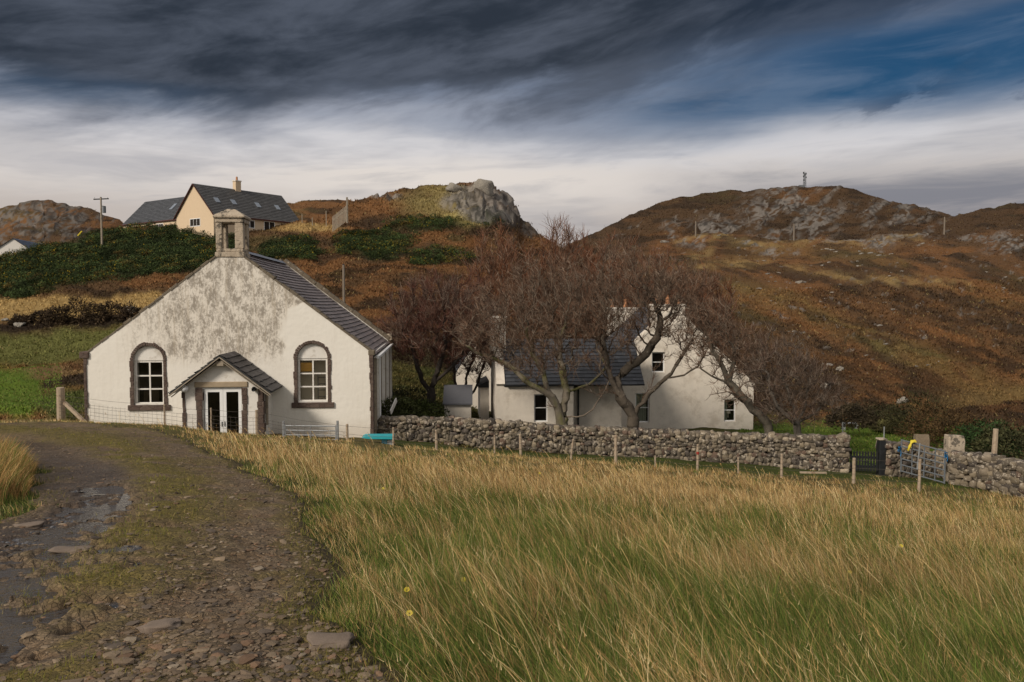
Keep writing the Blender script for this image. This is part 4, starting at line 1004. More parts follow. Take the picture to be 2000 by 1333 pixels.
# far white gable at the left edge
s0 = onground(27, 122); fh = empty('far_house', (s0.x, 122, s0.z), R(-28), label='white gabled house with blue-grey roof at the far left edge', cat='house')
tz = at(27, 466, 122).z - s0.z; e_ = tz - 1.9
MB().plate([(-2.6, -2), (2.6, -2), (2.6, e_), (0, tz), (-2.6, e_)], 0, 9).build('wall', simple('white_render', (.66, .62, .57), .9, .05), fh)
gable_roof(fh, -2.65, 2.65, -.05, 9, e_, tz, 'y', .2, base=(.07, .09, .14), seed=71, sw=.6, sh=.4)
fh.rotation_euler[2] = R(12)
# ------------------------------------------------------------------ bare trees (grown towards points in their crowns)
def grow(limbs, crowns, natt, step=.26, kill=.42, seed=1, bias=(0, 0, .12), wander=.32):
    r = np.random.default_rng(seed)
    P = []; par = []; 
    for L in limbs:                       # each limb: list of Vector; first point of later limbs is snapped to the nearest node
        prev = -1
        if P:
            prev = int(np.argmin([(Vector(q) - L[0]).length for q in P]))
        pts = [Vector(p) for p in L]
        cur = Vector(P[prev]) if prev >= 0 else pts[0]
        if prev < 0: P.append(tuple(cur)); par.append(-1); prev = 0
        for q in pts[1:]:
            n = max(1, int((q - cur).length / .3)); a = cur.copy()
            for k in range(1, n + 1):
                w = a.lerp(q, k / n) + Vector(r.normal(0, .03, 3)); P.append(tuple(w)); par.append(prev); prev = len(P) - 1
            cur = q
    P = np.array(P, float); par = list(par)
    A = []
    tot = sum(c[2][0] * c[2][1] * c[2][2] for c in crowns)
    for c0, _, rr in crowns:
        k = int(natt * rr[0] * rr[1] * rr[2] / tot); d = r.normal(size=(k, 3)); d /= np.linalg.norm(d, axis=1)[:, None]; rad = r.random(k) ** (1 / 2.4)
        lump = 0.62 + 0.75 * fbm(d[:, 0] * 1.8 + seed, d[:, 1] * 1.8, d[:, 2] * 1.8, 2, seed) + .2 * r.random(k) ** 2
        A.append(np.array(c0) + d * (rad * np.minimum(lump, 1.25))[:, None] * np.array(rr))
    A = np.concatenate(A)
    D = np.linalg.norm(A[:, None] - P[None], axis=2); near = D.argmin(1); dist = D.min(1)
    nch = np.zeros(len(P), int)
    for it in range(110):
        if len(A) < 3: break
        dv = (A - P[near]); dv /= (np.linalg.norm(dv, axis=1)[:, None] + 1e-6)
        acc = np.zeros((len(P), 3)); np.add.at(acc, near, dv); cnt = np.bincount(near, minlength=len(P))
        ids = np.where((cnt > 0) & (nch < 7))[0]
        if len(ids) == 0: break
        dr_ = acc[ids] / cnt[ids][:, None] + np.array(bias) + r.normal(0, wander * (.6 if it > 12 else 1), (len(ids), 3)); dr_ /= np.linalg.norm(dr_, axis=1)[:, None]
        new = P[ids] + dr_ * step * r.uniform(.8, 1.15, (len(ids), 1)); nch[ids] += 1
        base = len(P); P = np.concatenate([P, new]); par += list(ids); nch = np.concatenate([nch, np.zeros(len(ids), int)])
        Dn = np.linalg.norm(A[:, None] - new[None], axis=2); nn = Dn.argmin(1); nd = Dn.min(1); b = nd < dist
        near = np.where(b, nn + base, near); dist = np.where(b, nd, dist)
        keep = dist > kill; A, near, dist = A[keep], near[keep], dist[keep]
    return P, np.array(par)
def radii(P, par, r0=.011, e=2.25, trunk=None):
    acc = np.zeros(len(P)); main = np.full(len(P), -1); best = np.zeros(len(P)); rad = np.zeros(len(P))
    for i in range(len(P) - 1, -1, -1):
        rad[i] = r0 if acc[i] == 0 else acc[i] ** (1 / e)
        p = par[i]
        if p >= 0:
            acc[p] += rad[i] ** e
            if rad[i] > best[p]: best[p] = rad[i]; main[p] = i
    if trunk: rad = r0 + (rad - r0) * (trunk - r0) / (rad[0] - r0)
    return rad, main
def tubes(P0, P1, R0, R1, D0, D1, n):
    """many tapered prisms at once"""
    def fr(d):
        a = np.cross(d, np.array([.31, .17, .93])); a /= np.linalg.norm(a, axis=1)[:, None] + 1e-9; return a, np.cross(d, a)
    a0, b0 = fr(D0); a1, b1 = fr(D1); N = len(P0); V = np.zeros((N, 2 * n, 3))
    for k in range(n):
        t = 2 * math.pi * k / n; c, s = math.cos(t), math.sin(t)
        V[:, k] = P0 + (a0 * c + b0 * s) * R0[:, None]; V[:, n + k] = P1 + (a1 * c + b1 * s) * R1[:, None]
    Fq = np.array([[k, (k + 1) % n, n + (k + 1) % n, n + k] for k in range(n)])
    return V.reshape(-1, 3), (np.arange(N)[:, None, None] * 2 * n + Fq[None]).reshape(-1, 4)
def make_tree(name, label, limbs, crowns, natt, seed, trunk_r, twig_n=5, twig_len=(.25, .6), bark=(.10, .08, .06), twig=(.14, .082, .053), cat='tree', group=None, twr=.0085, step=.23, kill=.33, up=.55, moss=0.0, wind=(0, 0, 0), r0=.0145, flare=1.5):
    twig_n = max(3, int(twig_n * .85)); natt = int(natt * 1.35); twr *= 1.15; twig_len = (twig_len[0], twig_len[1] * 1.25)
    P, par = grow(limbs, crowns, natt, step, kill, seed, (wind[0] * .3, wind[1] * .3, .10))
    rad, main = radii(P, par, r0, 1.6, trunk_r); print(label[:30], len(P), round(P[:, 2].max() - P[0, 2], 1), proj(P[:, 0], P[:, 1], P[:, 2])[1].min())
    # root flare
    base = P[0].copy(); hgt = P[:, 2] - base[2]; rad = rad * (1 + (flare - 1) * np.exp(-np.maximum(hgt, 0) / .25) * (rad > trunk_r * .6))
    r = np.random.default_rng(seed + 5)
    root = empty(name, base, 0, label=label, cat=cat, group=group)
    e = np.where(par >= 0)[0]; p = par[e]
    D = np.zeros_like(P); D[e] = P[e] - P[p]; D[e] /= np.linalg.norm(D[e], axis=1)[:, None] + 1e-9; ch0 = e[par[e] == 0][0]; D[0] = D[ch0]
    ismain = main[p] == e
    R0 = np.where(ismain, rad[p], np.minimum(rad[p], rad[e] * 1.2)); D0 = np.where(ismain[:, None], D[p], D[e])
    L = P - base
    VV = []; FF = []; CC = []; off = 0
    for lo, hi, n in ((0.06, 9, 9), (.022, .06, 5), (0, .022, 3)):
        m = (rad[e] >= lo) & (rad[e] < hi)
        if not m.any(): continue
        v, f = tubes(L[p[m]], L[e[m]], R0[m], rad[e[m]], D0[m], D[e[m]], n)
        if n == 9: v = v + (fbm(v[:, 0] * 7, v[:, 1] * 7, v[:, 2] * 5, 3, seed) - .5)[:, None] * (v - np.repeat((L[p[m]] + L[e[m]]) / 2, 18, 0)) * .55 * np.array([1, 1, 0])
        VV.append(v); FF.append(f + off); off += len(v)
        rr_ = np.repeat(rad[e[m]], 2 * n); c = np.array(bark)[None] * (0.8 + .5 * r.random((len(v), 1))); k = sst(.05, .010, rr_)[:, None] * .75
        c = c * (1 - k) + k * (np.array(bark) * .45 + np.array(twig) * .75)
        if moss:
            mm = (sst(.45, .6, fbm(v[:, 0] * 2.2, v[:, 1] * 2.2, v[:, 2] * 2, 3, 3)) * (rr_ > .05) * moss)[:, None]; c = c * (1 - mm) + mm * np.array([.13, .13, .025])
        CC.append(c)
    np_obj('trunk', np.concatenate(VV), np.concatenate(FF), M_bark, np.concatenate(CC), smooth=True, parent=root)
    # twigs
    src = e[rad[e] < .035]
    T0 = []; T1 = []; 
    k = twig_n
    s = np.repeat(src, k); t = r.random((len(s), 1)); o = L[s] * (1 - t) + L[par[s]] * t
    out_ = L[s] - np.array([0, 0, L[:, 2].max() * .35]); out_ /= np.linalg.norm(out_, axis=1)[:, None] + 1e-9
    d = D[s] * .55 + out_ * .35 + np.array([wind[0], wind[1], up]) + r.normal(0, .62, (len(s), 3)); d /= np.linalg.norm(d, axis=1)[:, None]
    ln = r.uniform(twig_len[0], twig_len[1], (len(s), 1)); mid = o + d * ln * .5
    d2 = d + np.array([0, 0, .30]) + r.normal(0, .5, d.shape); d2 /= np.linalg.norm(d2, axis=1)[:, None]; tip = mid + d2 * ln * .5
    rw = np.full(len(s), twr)
    v1, f1 = tubes(o, mid, rw, rw * .8, d, d, 3); v2, f2 = tubes(mid, tip, rw * .8, rw * .3, d, d2, 3)
    # side shoots
    q = r.random(len(s)) < .8; sd_ = d[q] + r.normal(0, .6, (q.sum(), 3)); sd_ /= np.linalg.norm(sd_, axis=1)[:, None]; st_ = mid[q] + sd_ * ln[q] * .45
    v3, f3 = tubes(mid[q], st_, rw[q] * .7, rw[q] * .25, sd_, sd_, 3)
    V_ = np.concatenate([v1, v2, v3]); F_ = np.concatenate([f1, f2 + len(v1), f3 + len(v1) + len(v2)])
    hue = fbm(V_[:, 0] * .9, V_[:, 1] * .9, V_[:, 2] * .9, 3, seed); rv = np.repeat(r.random(len(V_) // 6), 6)
    c = np.array(twig)[None] * (.55 + .95 * rv)[:, None]; g = (sst(.45, .65, hue))[:, None] * .65; c = c * (1 - g) + g * np.array([.115, .088, .066]) * (.55 + .9 * rv)[:, None]
    pale = (rv > .88)[:, None]; c = np.where(pale, c * .4 + np.array([.22, .19, .15]) * .7, c)
    np_obj('crown', V_, F_, M_blade, c, parent=root)
    return root
def W(px, py, Y): return at(px, py, Y)
def crown(px, py, Y, rx, ry, dep): c = at(px, py, Y); s = Y / F; return (tuple(c), None, (rx * s, dep, ry * s))
def gp(px, Y): v = onground(px, Y); return Vector((v.x, v.y, v.z - .1))
# wall-side tree with the short mossy trunk
Y1 = 38.5
make_tree('bare_tree', 'low spreading bare tree with mossy forked trunk before the cottage window', [
    [gp(1098, Y1), W(1100, 815, Y1), W(1102, 790, Y1), W(1105, 765, Y1), W(1100, 730, Y1 + .3), W(1095, 690, Y1 + .6)],
    [W(1098, 822, Y1), W(1090, 800, Y1 - .2), W(1078, 775, Y1 - .3), W(1050, 757, Y1 - .5), W(1025, 742, Y1 - .4), W(1005, 720, Y1), W(975, 705, Y1 + .2), W(940, 692, Y1 + .3), W(905, 672, Y1 + .3), W(885, 655, Y1 + .2)],
    [W(1078, 775, Y1), W(1066, 752, Y1 + .3), W(1060, 725, Y1 + .6), W(1040, 690, Y1 + .8)],
    [W(1105, 770, Y1), W(1135, 758, Y1 + .3), W(1160, 745, Y1 + .4), W(1180, 720, Y1 + .4)],
    [W(1110, 815, Y1), W(1140, 812, Y1 - .3), W(1158, 800, Y1 - .4), W(1178, 770, Y1 - .4), W(1190, 745, Y1 - .2)],
    [W(1085, 795, Y1), W(1065, 792, Y1 - .5)]],
    [crown(1060, 650, Y1, 125, 85, 3.0), crown(960, 650, Y1, 75, 60, 2.0), crown(1120, 600, Y1 + .5, 90, 80, 2.5), crown(1010, 590, Y1 + .4, 80, 55, 2), crown(1080, 550, Y1 + .6, 80, 55, 2)], 1500, 3, .30, 5, (.25, .6), bark=(.15, .125, .095), moss=.7, wind=(-.25, 0, 0))
Y2 = 38
make_tree('bare_tree', 'tall dark-trunked bare tree with two curved limbs before the big gable', [
    [gp(1236, Y2), W(1236, 815, Y2), W(1228, 795, Y2), W(1212, 775, Y2), W(1200, 755, Y2 + .1), W(1190, 730, Y2 + .3), W(1185, 700, Y2 + .4), W(1180, 670, Y2 + .5)],
    [W(1236, 812, Y2), W(1248, 795, Y2 - .1), W(1268, 770, Y2 - .2), W(1290, 750, Y2 - .3), W(1310, 730, Y2 - .3), W(1330, 700, Y2 - .2), W(1345, 675, Y2)],
    [W(1300, 738, Y2), W(1335, 732, Y2 - .4), W(1365, 715, Y2 - .5), W(1375, 695, Y2 - .4)],
    [W(1212, 775, Y2), W(1205, 740, Y2 + .6), W(1230, 715, Y2 + .7), W(1262, 690, Y2 + .7), W(1282, 660, Y2 + .6), W(1290, 625, Y2 + .5)],
    [W(1250, 795, Y2), W(1270, 755, Y2 + .3), W(1278, 720, Y2 + .4)],
    [W(1215, 778, Y2), W(1190, 768, Y2 - .4), W(1165, 770, Y2 - .6), W(1140, 760, Y2 - .6)]],
    [crown(1200, 620, Y2 + .5, 70, 85, 2.4), crown(1290, 600, Y2 + .3, 85, 70, 2.4), crown(1350, 650, Y2, 60, 60, 2.0), crown(1240, 540, Y2 + .5, 85, 55, 2.2), crown(1330, 560, Y2 + .3, 60, 50, 2)], 1300, 5, .30, 5, (.25, .55), bark=(.075, .06, .045), wind=(.05, 0, 0))
Y3 = 36.5
make_tree('bare_tree', 'leaning bare tree sweeping left across the cottage corner', [
    [gp(1512, Y3), W(1500, 830, Y3), W(1482, 808, Y3), W(1460, 785, Y3), W(1440, 765, Y3), W(1425, 745, Y3 + .1), W(1412, 715, Y3 + .2), W(1395, 690, Y3 + .2), W(1385, 665, Y3 + .2)],
    [W(1440, 765, Y3), W(1415, 745, Y3 - .3), W(1390, 735, Y3 - .5), W(1370, 720, Y3 - .5)],
    [W(1460, 785, Y3), W(1420, 765, Y3 - .5), W(1385, 772, Y3 - .6)],
    [W(1425, 745, Y3), W(1435, 705, Y3 + .4), W(1432, 670, Y3 + .5)]],
    [crown(1400, 670, Y3, 62, 55, 1.8), crown(1450, 690, Y3 + .3, 50, 60, 1.8), crown(1390, 620, Y3 + .3, 50, 45, 1.6), crown(1440, 770, Y3 - .2, 45, 28, 1.0)], 850, 7, .20, 4, (.22, .5), bark=(.10, .085, .065), wind=(-.2, 0, 0))
Y4 = 35.5
make_tree('thicket_tree', 'low thorny bare tree with whitish twigs at the wall end by the lawn', [
    [gp(1560, Y4), W(1556, 830, Y4), W(1552, 800, Y4), W(1540, 770, Y4), W(1530, 735, Y4)],
    [W(1560, 835, Y4), W(1540, 815, Y4 - .3), W(1518, 795, Y4 - .3), W(1505, 765, Y4 - .2), W(1500, 730, Y4)],
    [W(1560, 835, Y4), W(1580, 815, Y4 + .2), W(1600, 795, Y4 + .2), W(1615, 765, Y4 + .2)],
    [W(1556, 825, Y4), W(1575, 790, Y4 + .3), W(1580, 750, Y4 + .3)]],
    [crown(1505, 720, Y4, 52, 70, 1.8), crown(1560, 745, Y4, 55, 65, 1.8), crown(1605, 775, Y4, 38, 48, 1.4), crown(1540, 800, Y4, 60, 35, 1.5)], 1000, 9, .17, 5, (.25, .6), bark=(.10, .085, .07), twig=(.115, .075, .055), up=.8)
Y5 = 44
make_tree('dark_tree', 'dark reddish bare tree between the chapel and the small shed', [
    [gp(848, Y5), W(846, 800, Y5), W(842, 770, Y5), W(850, 735, Y5), W(865, 700, Y5), W(870, 660, Y5)],
    [W(843, 775, Y5), W(825, 745, Y5), W(812, 705, Y5), W(800, 665, Y5)],
    [W(850, 745, Y5), W(885, 715, Y5), W(905, 690, Y5)]],
    [crown(850, 640, Y5, 80, 85, 2.6), crown(790, 650, Y5, 50, 70, 2.0), crown(900, 620, Y5, 60, 80, 2.2), crown(840, 580, Y5, 70, 45, 2.2)], 1200, 11, .24, 7, (.35, .8), bark=(.045, .036, .03), twig=(.11, .046, .032), up=.9, twr=.010)
make_tree('dark_tree', 'slender multi-stemmed dark tree behind the small white shed', [
    [gp(905, 47), W(905, 780, 47), W(910, 740, 47), W(925, 700, 47)], [W(905, 790, 47), W(930, 755, 47), W(945, 710, 47)], [W(905, 790, 47), W(890, 750, 47), W(885, 700, 47)]],
    [crown(915, 680, 47, 55, 65, 2.0), crown(940, 640, 47, 40, 60, 1.6)], 600, 12, .15, 5, (.3, .7), bark=(.045, .036, .03), twig=(.085, .04, .03), up=.8, twr=.010)
for i, (px, Y, rx, ty, wd, lab) in enumerate([
        (985, 60, 80, 445, 3.0, 'broad reddish bare tree rising behind the cottage chimney under the crag'),
        (1100, 62, 62, 405, 2.6, 'tallest bare tree with upright twigs reaching the sky between the hills'),
        (1190, 60, 78, 458, 2.8, 'russet bare tree behind the cottage between its two tall chimneys'),
        (1290, 58, 74, 470, 2.8, 'russet bare tree spreading behind the big gable chimney'),
        (1372, 56, 55, 515, 2.2, 'smaller russet bare tree at the right behind the gable slope')]):
    g = gp(px, Y); mid = (ty + 700) / 2
    make_tree('russet_tree', lab, [
        [g, W(px + 3, 740, Y), W(px - 4, 690, Y), W(px + 2, 640, Y), W(px - 6, 590, Y)], [W(px - 4, 690, Y), W(px - 30, 640, Y), W(px - 40, 590, Y)], [W(px, 700, Y), W(px + 28, 640, Y), W(px + 42, 600, Y)]],
        [crown(px, mid + 10, Y, rx, (700 - ty) / 2 - 14, wd), crown(px - rx * .5, mid + 40, Y, rx * .7, 60, wd * .8), crown(px + rx * .5, mid + 40, Y, rx * .7, 60, wd * .8)], 1100, 30 + i, .24, 5, (.5, 1.15), bark=(.09, .07, .055), twig=(.16, .068, .036), up=1.1, twr=.015, step=.32, kill=.46, r0=.018, cat='tree')
# ------------------------------------------------------------------ drystone walls
def _ico(sub):
    import bmesh
    bm = bmesh.new(); bmesh.ops.create_icosphere(bm, subdivisions=sub, radius=1.0)
    v = np.array([tuple(q.co) for q in bm.verts]); f = np.array([[q.index for q in p.verts] for p in bm.faces]); bm.free(); return v, f
ICO2, ICF2 = _ico(2); ICO1, ICF1 = _ico(1); ICO3, ICF3 = _ico(3)
def stone_mesh(centres, sizes, yaw, seed, sub=2, box=.62, rough=.16, tilt=.12):
    v, f = {1: (ICO1, ICF1), 2: (ICO2, ICF2), 3: (ICO3, ICF3)}[sub]
    r = np.random.default_rng(seed); N = len(centres)
    b = np.sign(v) * np.abs(v) ** box; b = b / np.abs(b).max(0)
    V = np.repeat(b[None], N, 0)
    off = r.random((N, 1, 3)) * 50
    nz = 1 + rough * 2 * (fbm(V[..., 0] * 1.4 + off[..., 0], V[..., 1] * 1.4 + off[..., 1], V[..., 2] * 1.4 + off[..., 2], 2, seed) - .5) * 2
    V = V * nz[..., None] * sizes[:, None, :]
    t = r.normal(0, tilt, N); c, s = np.cos(t)[:, None], np.sin(t)[:, None]
    x, z = V[..., 0] * c - V[..., 2] * s, V[..., 0] * s + V[..., 2] * c; V[..., 0], V[..., 2] = x, z
    c, s = np.cos(yaw)[:, None], np.sin(yaw)[:, None]
    x, y = V[..., 0] * c - V[..., 1] * s, V[..., 0] * s + V[..., 1] * c; V[..., 0], V[..., 1] = x, y
    V = V + centres[:, None, :]
    Fc = (np.arange(N)[:, None, None] * len(v) + f[None]).reshape(-1, 3)
    return V.reshape(-1, 3), Fc, len(v)
def stone_wall(name, label, path, tops, thick, seed, hmean=.145, bigend=False):
    """path: world (x, y) points, tops: wall-top z at each point"""
    r = np.random.default_rng(seed); path = np.array(path, float); seg = np.hypot(*np.diff(path, axis=0).T); S = np.concatenate([[0], np.cumsum(seg)]); Ltot = S[-1]
    def P(s): return np.interp(s, S, path[:, 0]), np.interp(s, S, path[:, 1])
    def yw(s):
        x0, y0 = P(np.maximum(s - .2, 0)); x1, y1 = P(np.minimum(s + .2, Ltot)); return np.arctan2(y1 - y0, x1 - x0)
    C_, Z_, Y_w = [], [], []
    for side in (-1, 1):
        if side == 1: hm = hmean * 1.6
        else: hm = hmean
        zrel = -.25; 
        while zrel < 1.75:
            h = hm * r.uniform(.75, 1.35) * (1.25 if zrel < .2 else 1); s = r.uniform(-.2, 0)
            while s < Ltot:
                w = hm * r.uniform(.7, 1.9); sc = s + w / 2
                if sc > Ltot: break
                x, y = P(sc); yaw = float(yw(sc)); base = gz1(float(x), float(y)); top = np.interp(sc, S, tops)
                z = base + zrel + h / 2 + .035 * math.sin(sc * 1.7 + seed + zrel * 3) + r.normal(0, .03)
                if z + h * .3 < top:
                    nx, ny = math.sin(yaw), -math.cos(yaw); o = (thick / 2 - .12 + r.normal(0, .022)) * (-side) 
                    C_.append((x + nx * o, y + ny * o, z)); k = r.uniform(.95, 1.3); Z_.append((w / 2 * 1.06 * k ** .5, .20, h / 2 * 1.12 * k)); Y_w.append(yaw)
                s += w
            zrel += h * .93
    s = 0.0
    while s < Ltot:                                    # cope stones
        w = r.uniform(.14, .34); sc = s + w / 2
        if sc > Ltot: break
        x, y = P(sc); top = np.interp(sc, S, tops); h = r.uniform(.16, .30)
        C_.append((x + r.normal(0, .02), y + r.normal(0, .02), top - h * .35 + r.normal(0, .02))); Z_.append((w / 2 * 1.1, thick / 2 * r.uniform(.8, 1.05), h / 2)); Y_w.append(float(yw(sc))); s += w * .93
    for q, se in ((.18, S[-1]), (.18, 0)):
        if bigend or True:
            z = gz1(*[float(t) for t in P(se)]) - .1
            while z < np.interp(se, S, tops) - .05:
                h = r.uniform(.2, .34); x, y = P(min(max(se - .2, .2), Ltot)); C_.append((x, y, z + h / 2)); Z_.append((r.uniform(.22, .32), thick / 2 * 1.03, h / 2 * 1.05)); Y_w.append(float(yw(se))); z += h * .96
    C_, Z_, Y_w = np.array(C_), np.array(Z_), np.array(Y_w)
    V, Fc, nv = stone_mesh(C_, Z_, Y_w, seed, 2, .40, .17, .22)
    g = r.random(len(C_)); pal = np.array([(.16, .14, .115), (.24, .205, .16), (.115, .10, .09), (.30, .255, .19), (.17, .12, .095), (.38, .33, .26)])
    cc = pal[r.choice(6, len(C_), p=[.26, .24, .18, .14, .10, .08])] * r.uniform(.42, .85, (len(C_), 1)) * np.array([1.0, .94, .86])
    cols = np.repeat(cc, nv, 0)
    # dark rubble core so that no light shows through
    n = max(2, int(Ltot / .5)); vs = []; 
    for i in range(n + 1):
        s_ = .12 + (Ltot - .24) * i / n; x, y = P(s_); ya = float(yw(s_)); nx, ny = math.sin(ya), -math.cos(ya); b = gz1(float(x), float(y)) - .4; t = np.interp(s_, S, tops) - .16; d_ = thick / 2 - .14
        vs += [(x + nx * d_, y + ny * d_, b), (x - nx * d_, y - ny * d_, b), (x - nx * d_, y - ny * d_, t), (x + nx * d_, y + ny * d_, t)]
    fs = []
    for i in range(n):
        a = i * 4; b = a + 4
        for k in range(4): q = (k + 1) % 4; fs += [[a + k, b + k, b + q], [a + k, b + q, a + q]]
    m = n * 4; fs += [[0, 1, 2], [0, 2, 3], [m, m + 2, m + 1], [m, m + 3, m + 2]]
    Vc = np.array(vs); o = len(V)
    return np_obj(name, np.concatenate([V, Vc]), np.concatenate([Fc, np.array(fs) + o]), M_drystone, np.concatenate([cols, np.full((len(Vc), 3), .02)]), smooth=True, label=label, cat='stone wall')
def wall_pts(pp):
    """(px, Y, top py) -> path, tops"""
    path, tops = [], []
    for px, Y, ty in pp:
        t = at(px, ty, Y); path.append((t.x, t.y)); tops.append(t.z)
    return path, tops
p_, t_ = wall_pts([(744, 32.9, 816), (800, 33.2, 815), (850, 33.4, 817), (900, 33.5, 819), (1000, 33.6, 824), (1100, 33.5, 833), (1200, 33.3, 838), (1300, 33, 841), (1400, 32.6, 845), (1500, 32.1, 849), (1560, 31.7, 850), (1610, 31.4, 851), (1656, 31.1, 853)])
stone_wall('stone_wall', 'long lichened drystone wall running from the chapel corner to the black gate', p_, t_, .62, 3)
p_, t_ = wall_pts([(1728, 31.0, 864), (1765, 31.2, 867), (1790, 31.6, 878), (1822, 31.6, 884), (1856, 31.2, 886)])
stone_wall('stone_wall', 'short low drystone wall between the black gate and behind the metal gate', p_, t_, .55, 4)
p_, t_ = wall_pts([(1862, 29.8, 884), (1900, 29.3, 886), (1935, 29.0, 888), (1965, 28.5, 896), (2000, 27.9, 903), (2060, 27.0, 915), (2150, 26, 930), (2300, 24.5, 950)])
stone_wall('stone_wall', 'drystone wall of larger stones right of the metal gate', p_, t_, .6, 5, .20)
# ------------------------------------------------------------------ gate posts, gates
def slab(name, label, px0, px1, ty, Y, th, mat, seed, topcap=None, cat='gatepost'):
    a, b = at(px0, ty, Y), at(px1, ty, Y); cx = (a.x + b.x) / 2; base = gz1(cx, Y); h = a.z - base; w = b.x - a.x; r = random.Random(seed)
    root = (cx, Y, base); import bmesh
    bm = bmesh.new(); n = 9; vs = []
    for i in range(n + 1):
        z = -.3 + (h + .3) * i / n; k = 1 - .10 * max(0, (i - n + 1)) ; j = [r.uniform(-.014, .014) for _ in range(4)]
        for q, (sx, sy) in enumerate(((-1, -1), (1, -1), (1, 1), (-1, 1))): vs.append(bm.verts.new((sx * (w / 2 * k + j[q]), sy * th / 2 * k + j[(q + 1) % 4], z + (r.uniform(-.03, .03) if i == n else 0))))
    for i in range(n):
        for q in range(4): p = (q + 1) % 4; bm.faces.new((vs[i * 4 + q], vs[i * 4 + p], vs[i * 4 + 4 + p], vs[i * 4 + 4 + q]))
    bm.faces.new(vs[-4:]); bm.faces.new(vs[3::-1])
    me = bpy.data.meshes.new(name); bm.to_mesh(me); bm.free(); me.materials.append(mat); o = bpy.data.objects.new(name, me); COL.objects.link(o); o.location = root
    b_ = o.modifiers.new('bevel', 'BEVEL'); b_.width = .03; b_.segments = 3
    return finish(o, label=label, cat=cat)
M_slab = simple('brown_slab_stone', (.20, .155, .105), .95, .3, 4, .8, .03, dirt=(.09, .07, .05, .6))
slab('stone_gatepost', 'flat-topped brown stone slab post behind the metal gate', 1786, 1813, 849, 32.4, .3, M_slab, 1)
slab('stone_gatepost', 'broad lichened stone gatepost at the right end of the metal gate', 1848, 1880, 851, 30.4, .4, M_lichen, 2)
gpst = slab('wooden_gatepost', 'dark square gatepost with pale cap at the right of the black picket gate', 1715, 1728, 860, 30.9, .32, M_black, 3)
cpp = MB().box((-.17, -.18, 0), (.17, .18, .07)).build('cap', M_lichen, gpst, bevel=.03); cpp.location = (0, 0, at(1720, 859, 30.9).z - gpst.location.z - .01)
# black picket gate
a, b = at(1660, 882, 31.0), at(1716, 878, 30.8)
pg = empty('picket_gate', (a.x, a.y, gz1(a.x, a.y)), math.atan2(b.y - a.y, b.x - a.x), label='small black picket gate at the end of the long stone wall', cat='gate')
Lg = math.hypot(b.x - a.x, b.y - a.y); hz = a.z - pg.location.z; n = 10
for k in range(n):
    x = .05 + (Lg - .1) * k / (n - 1); MB().plate([(x - .032, .05), (x + .032, .05), (x + .032, hz), (x, hz + .03), (x - .032, hz)], -.012, .012).build('picket', M_black, pg)
for z in (.22, hz - .22): MB().box((0, .013, z - .045), (Lg, .05, z + .045)).build('rail', M_black, pg)
MB().bar((.05, .033, hz - .25), (Lg - .05, .033, .26), .03, .07, up=(0, 1, 0)).build('brace', M_black, pg)
# tubular metal field gate leaning in the gap
def field_gate(name, label, A, B, hb, ht, bars, mat, rad=.024, uprights=(0, .33, .66, 1), group=None, dip=0.0):
    """A, B top corners (world); gate hangs down from them"""
    d = B - A; Lx = math.hypot(d.x, d.y); rz = math.atan2(d.y, d.x); root = empty(name, (A.x, A.y, A.z - ht), rz, label=label, cat='gate', group=group)
    sl = d.z / Lx
    for k in range(bars):
        z = hb + (ht - hb) * (1 - (1 - k / (bars - 1)) ** 1.0); MB().tube([(0, 0, z), (Lx, 0, z + sl * Lx)], rad, 8).build('bar', mat, root)
    for u in uprights: MB().tube([(Lx * u, .0, hb - .03 + sl * Lx * u), (Lx * u, .0, ht + .03 + sl * Lx * u)], rad * (1.25 if u in (0, 1) else .9), 8).build('upright', mat, root)
    return root
A_, B_ = at(1761, 860, 30.0), at(1846, 882, 29.4)
fg = field_gate('field_gate', 'blue-grey tubular field gate tied with blue rope between the stone posts', A_, B_, .10, 1.28, 6, M_bluegal, .026, (0, .25, .53, .78, 1))
MB().tube([(.55, -.01, .2), (.62, -.02, 1.2)], .028, 8).build('brace', M_galv, fg)
def knot(name, label, p, s, mat, parent=None, cat=None, seed=1, tail=True):
    r = random.Random(seed); mb = MB()
    pts = [(r.uniform(-1, 1) * s * .5, r.uniform(-1, 1) * s * .4, r.uniform(-1, 1) * s) for _ in range(12)]
    mb.tube(pts, [s * .16] * 12, 6)
    if tail: mb.tube([(0, 0, 0), (s * .4, -.03, -s * 1.1), (s * .2, -.02, -s * 2.2)], [s * .14, s * .12, s * .08], 6)
    o = mb.build(name, mat, parent, smooth=True); o.location = p
    return finish(o, label=label, cat=cat)
knot('rope', 'blue rope tied round the left upright of the metal gate', at(1757, 878, 29.9), .12, M_rope, cat='rope', seed=3)
knot('rope', 'blue rope tying the metal gate to the broad stone post', at(1848, 889, 29.3), .11, M_rope, cat='rope', seed=5)
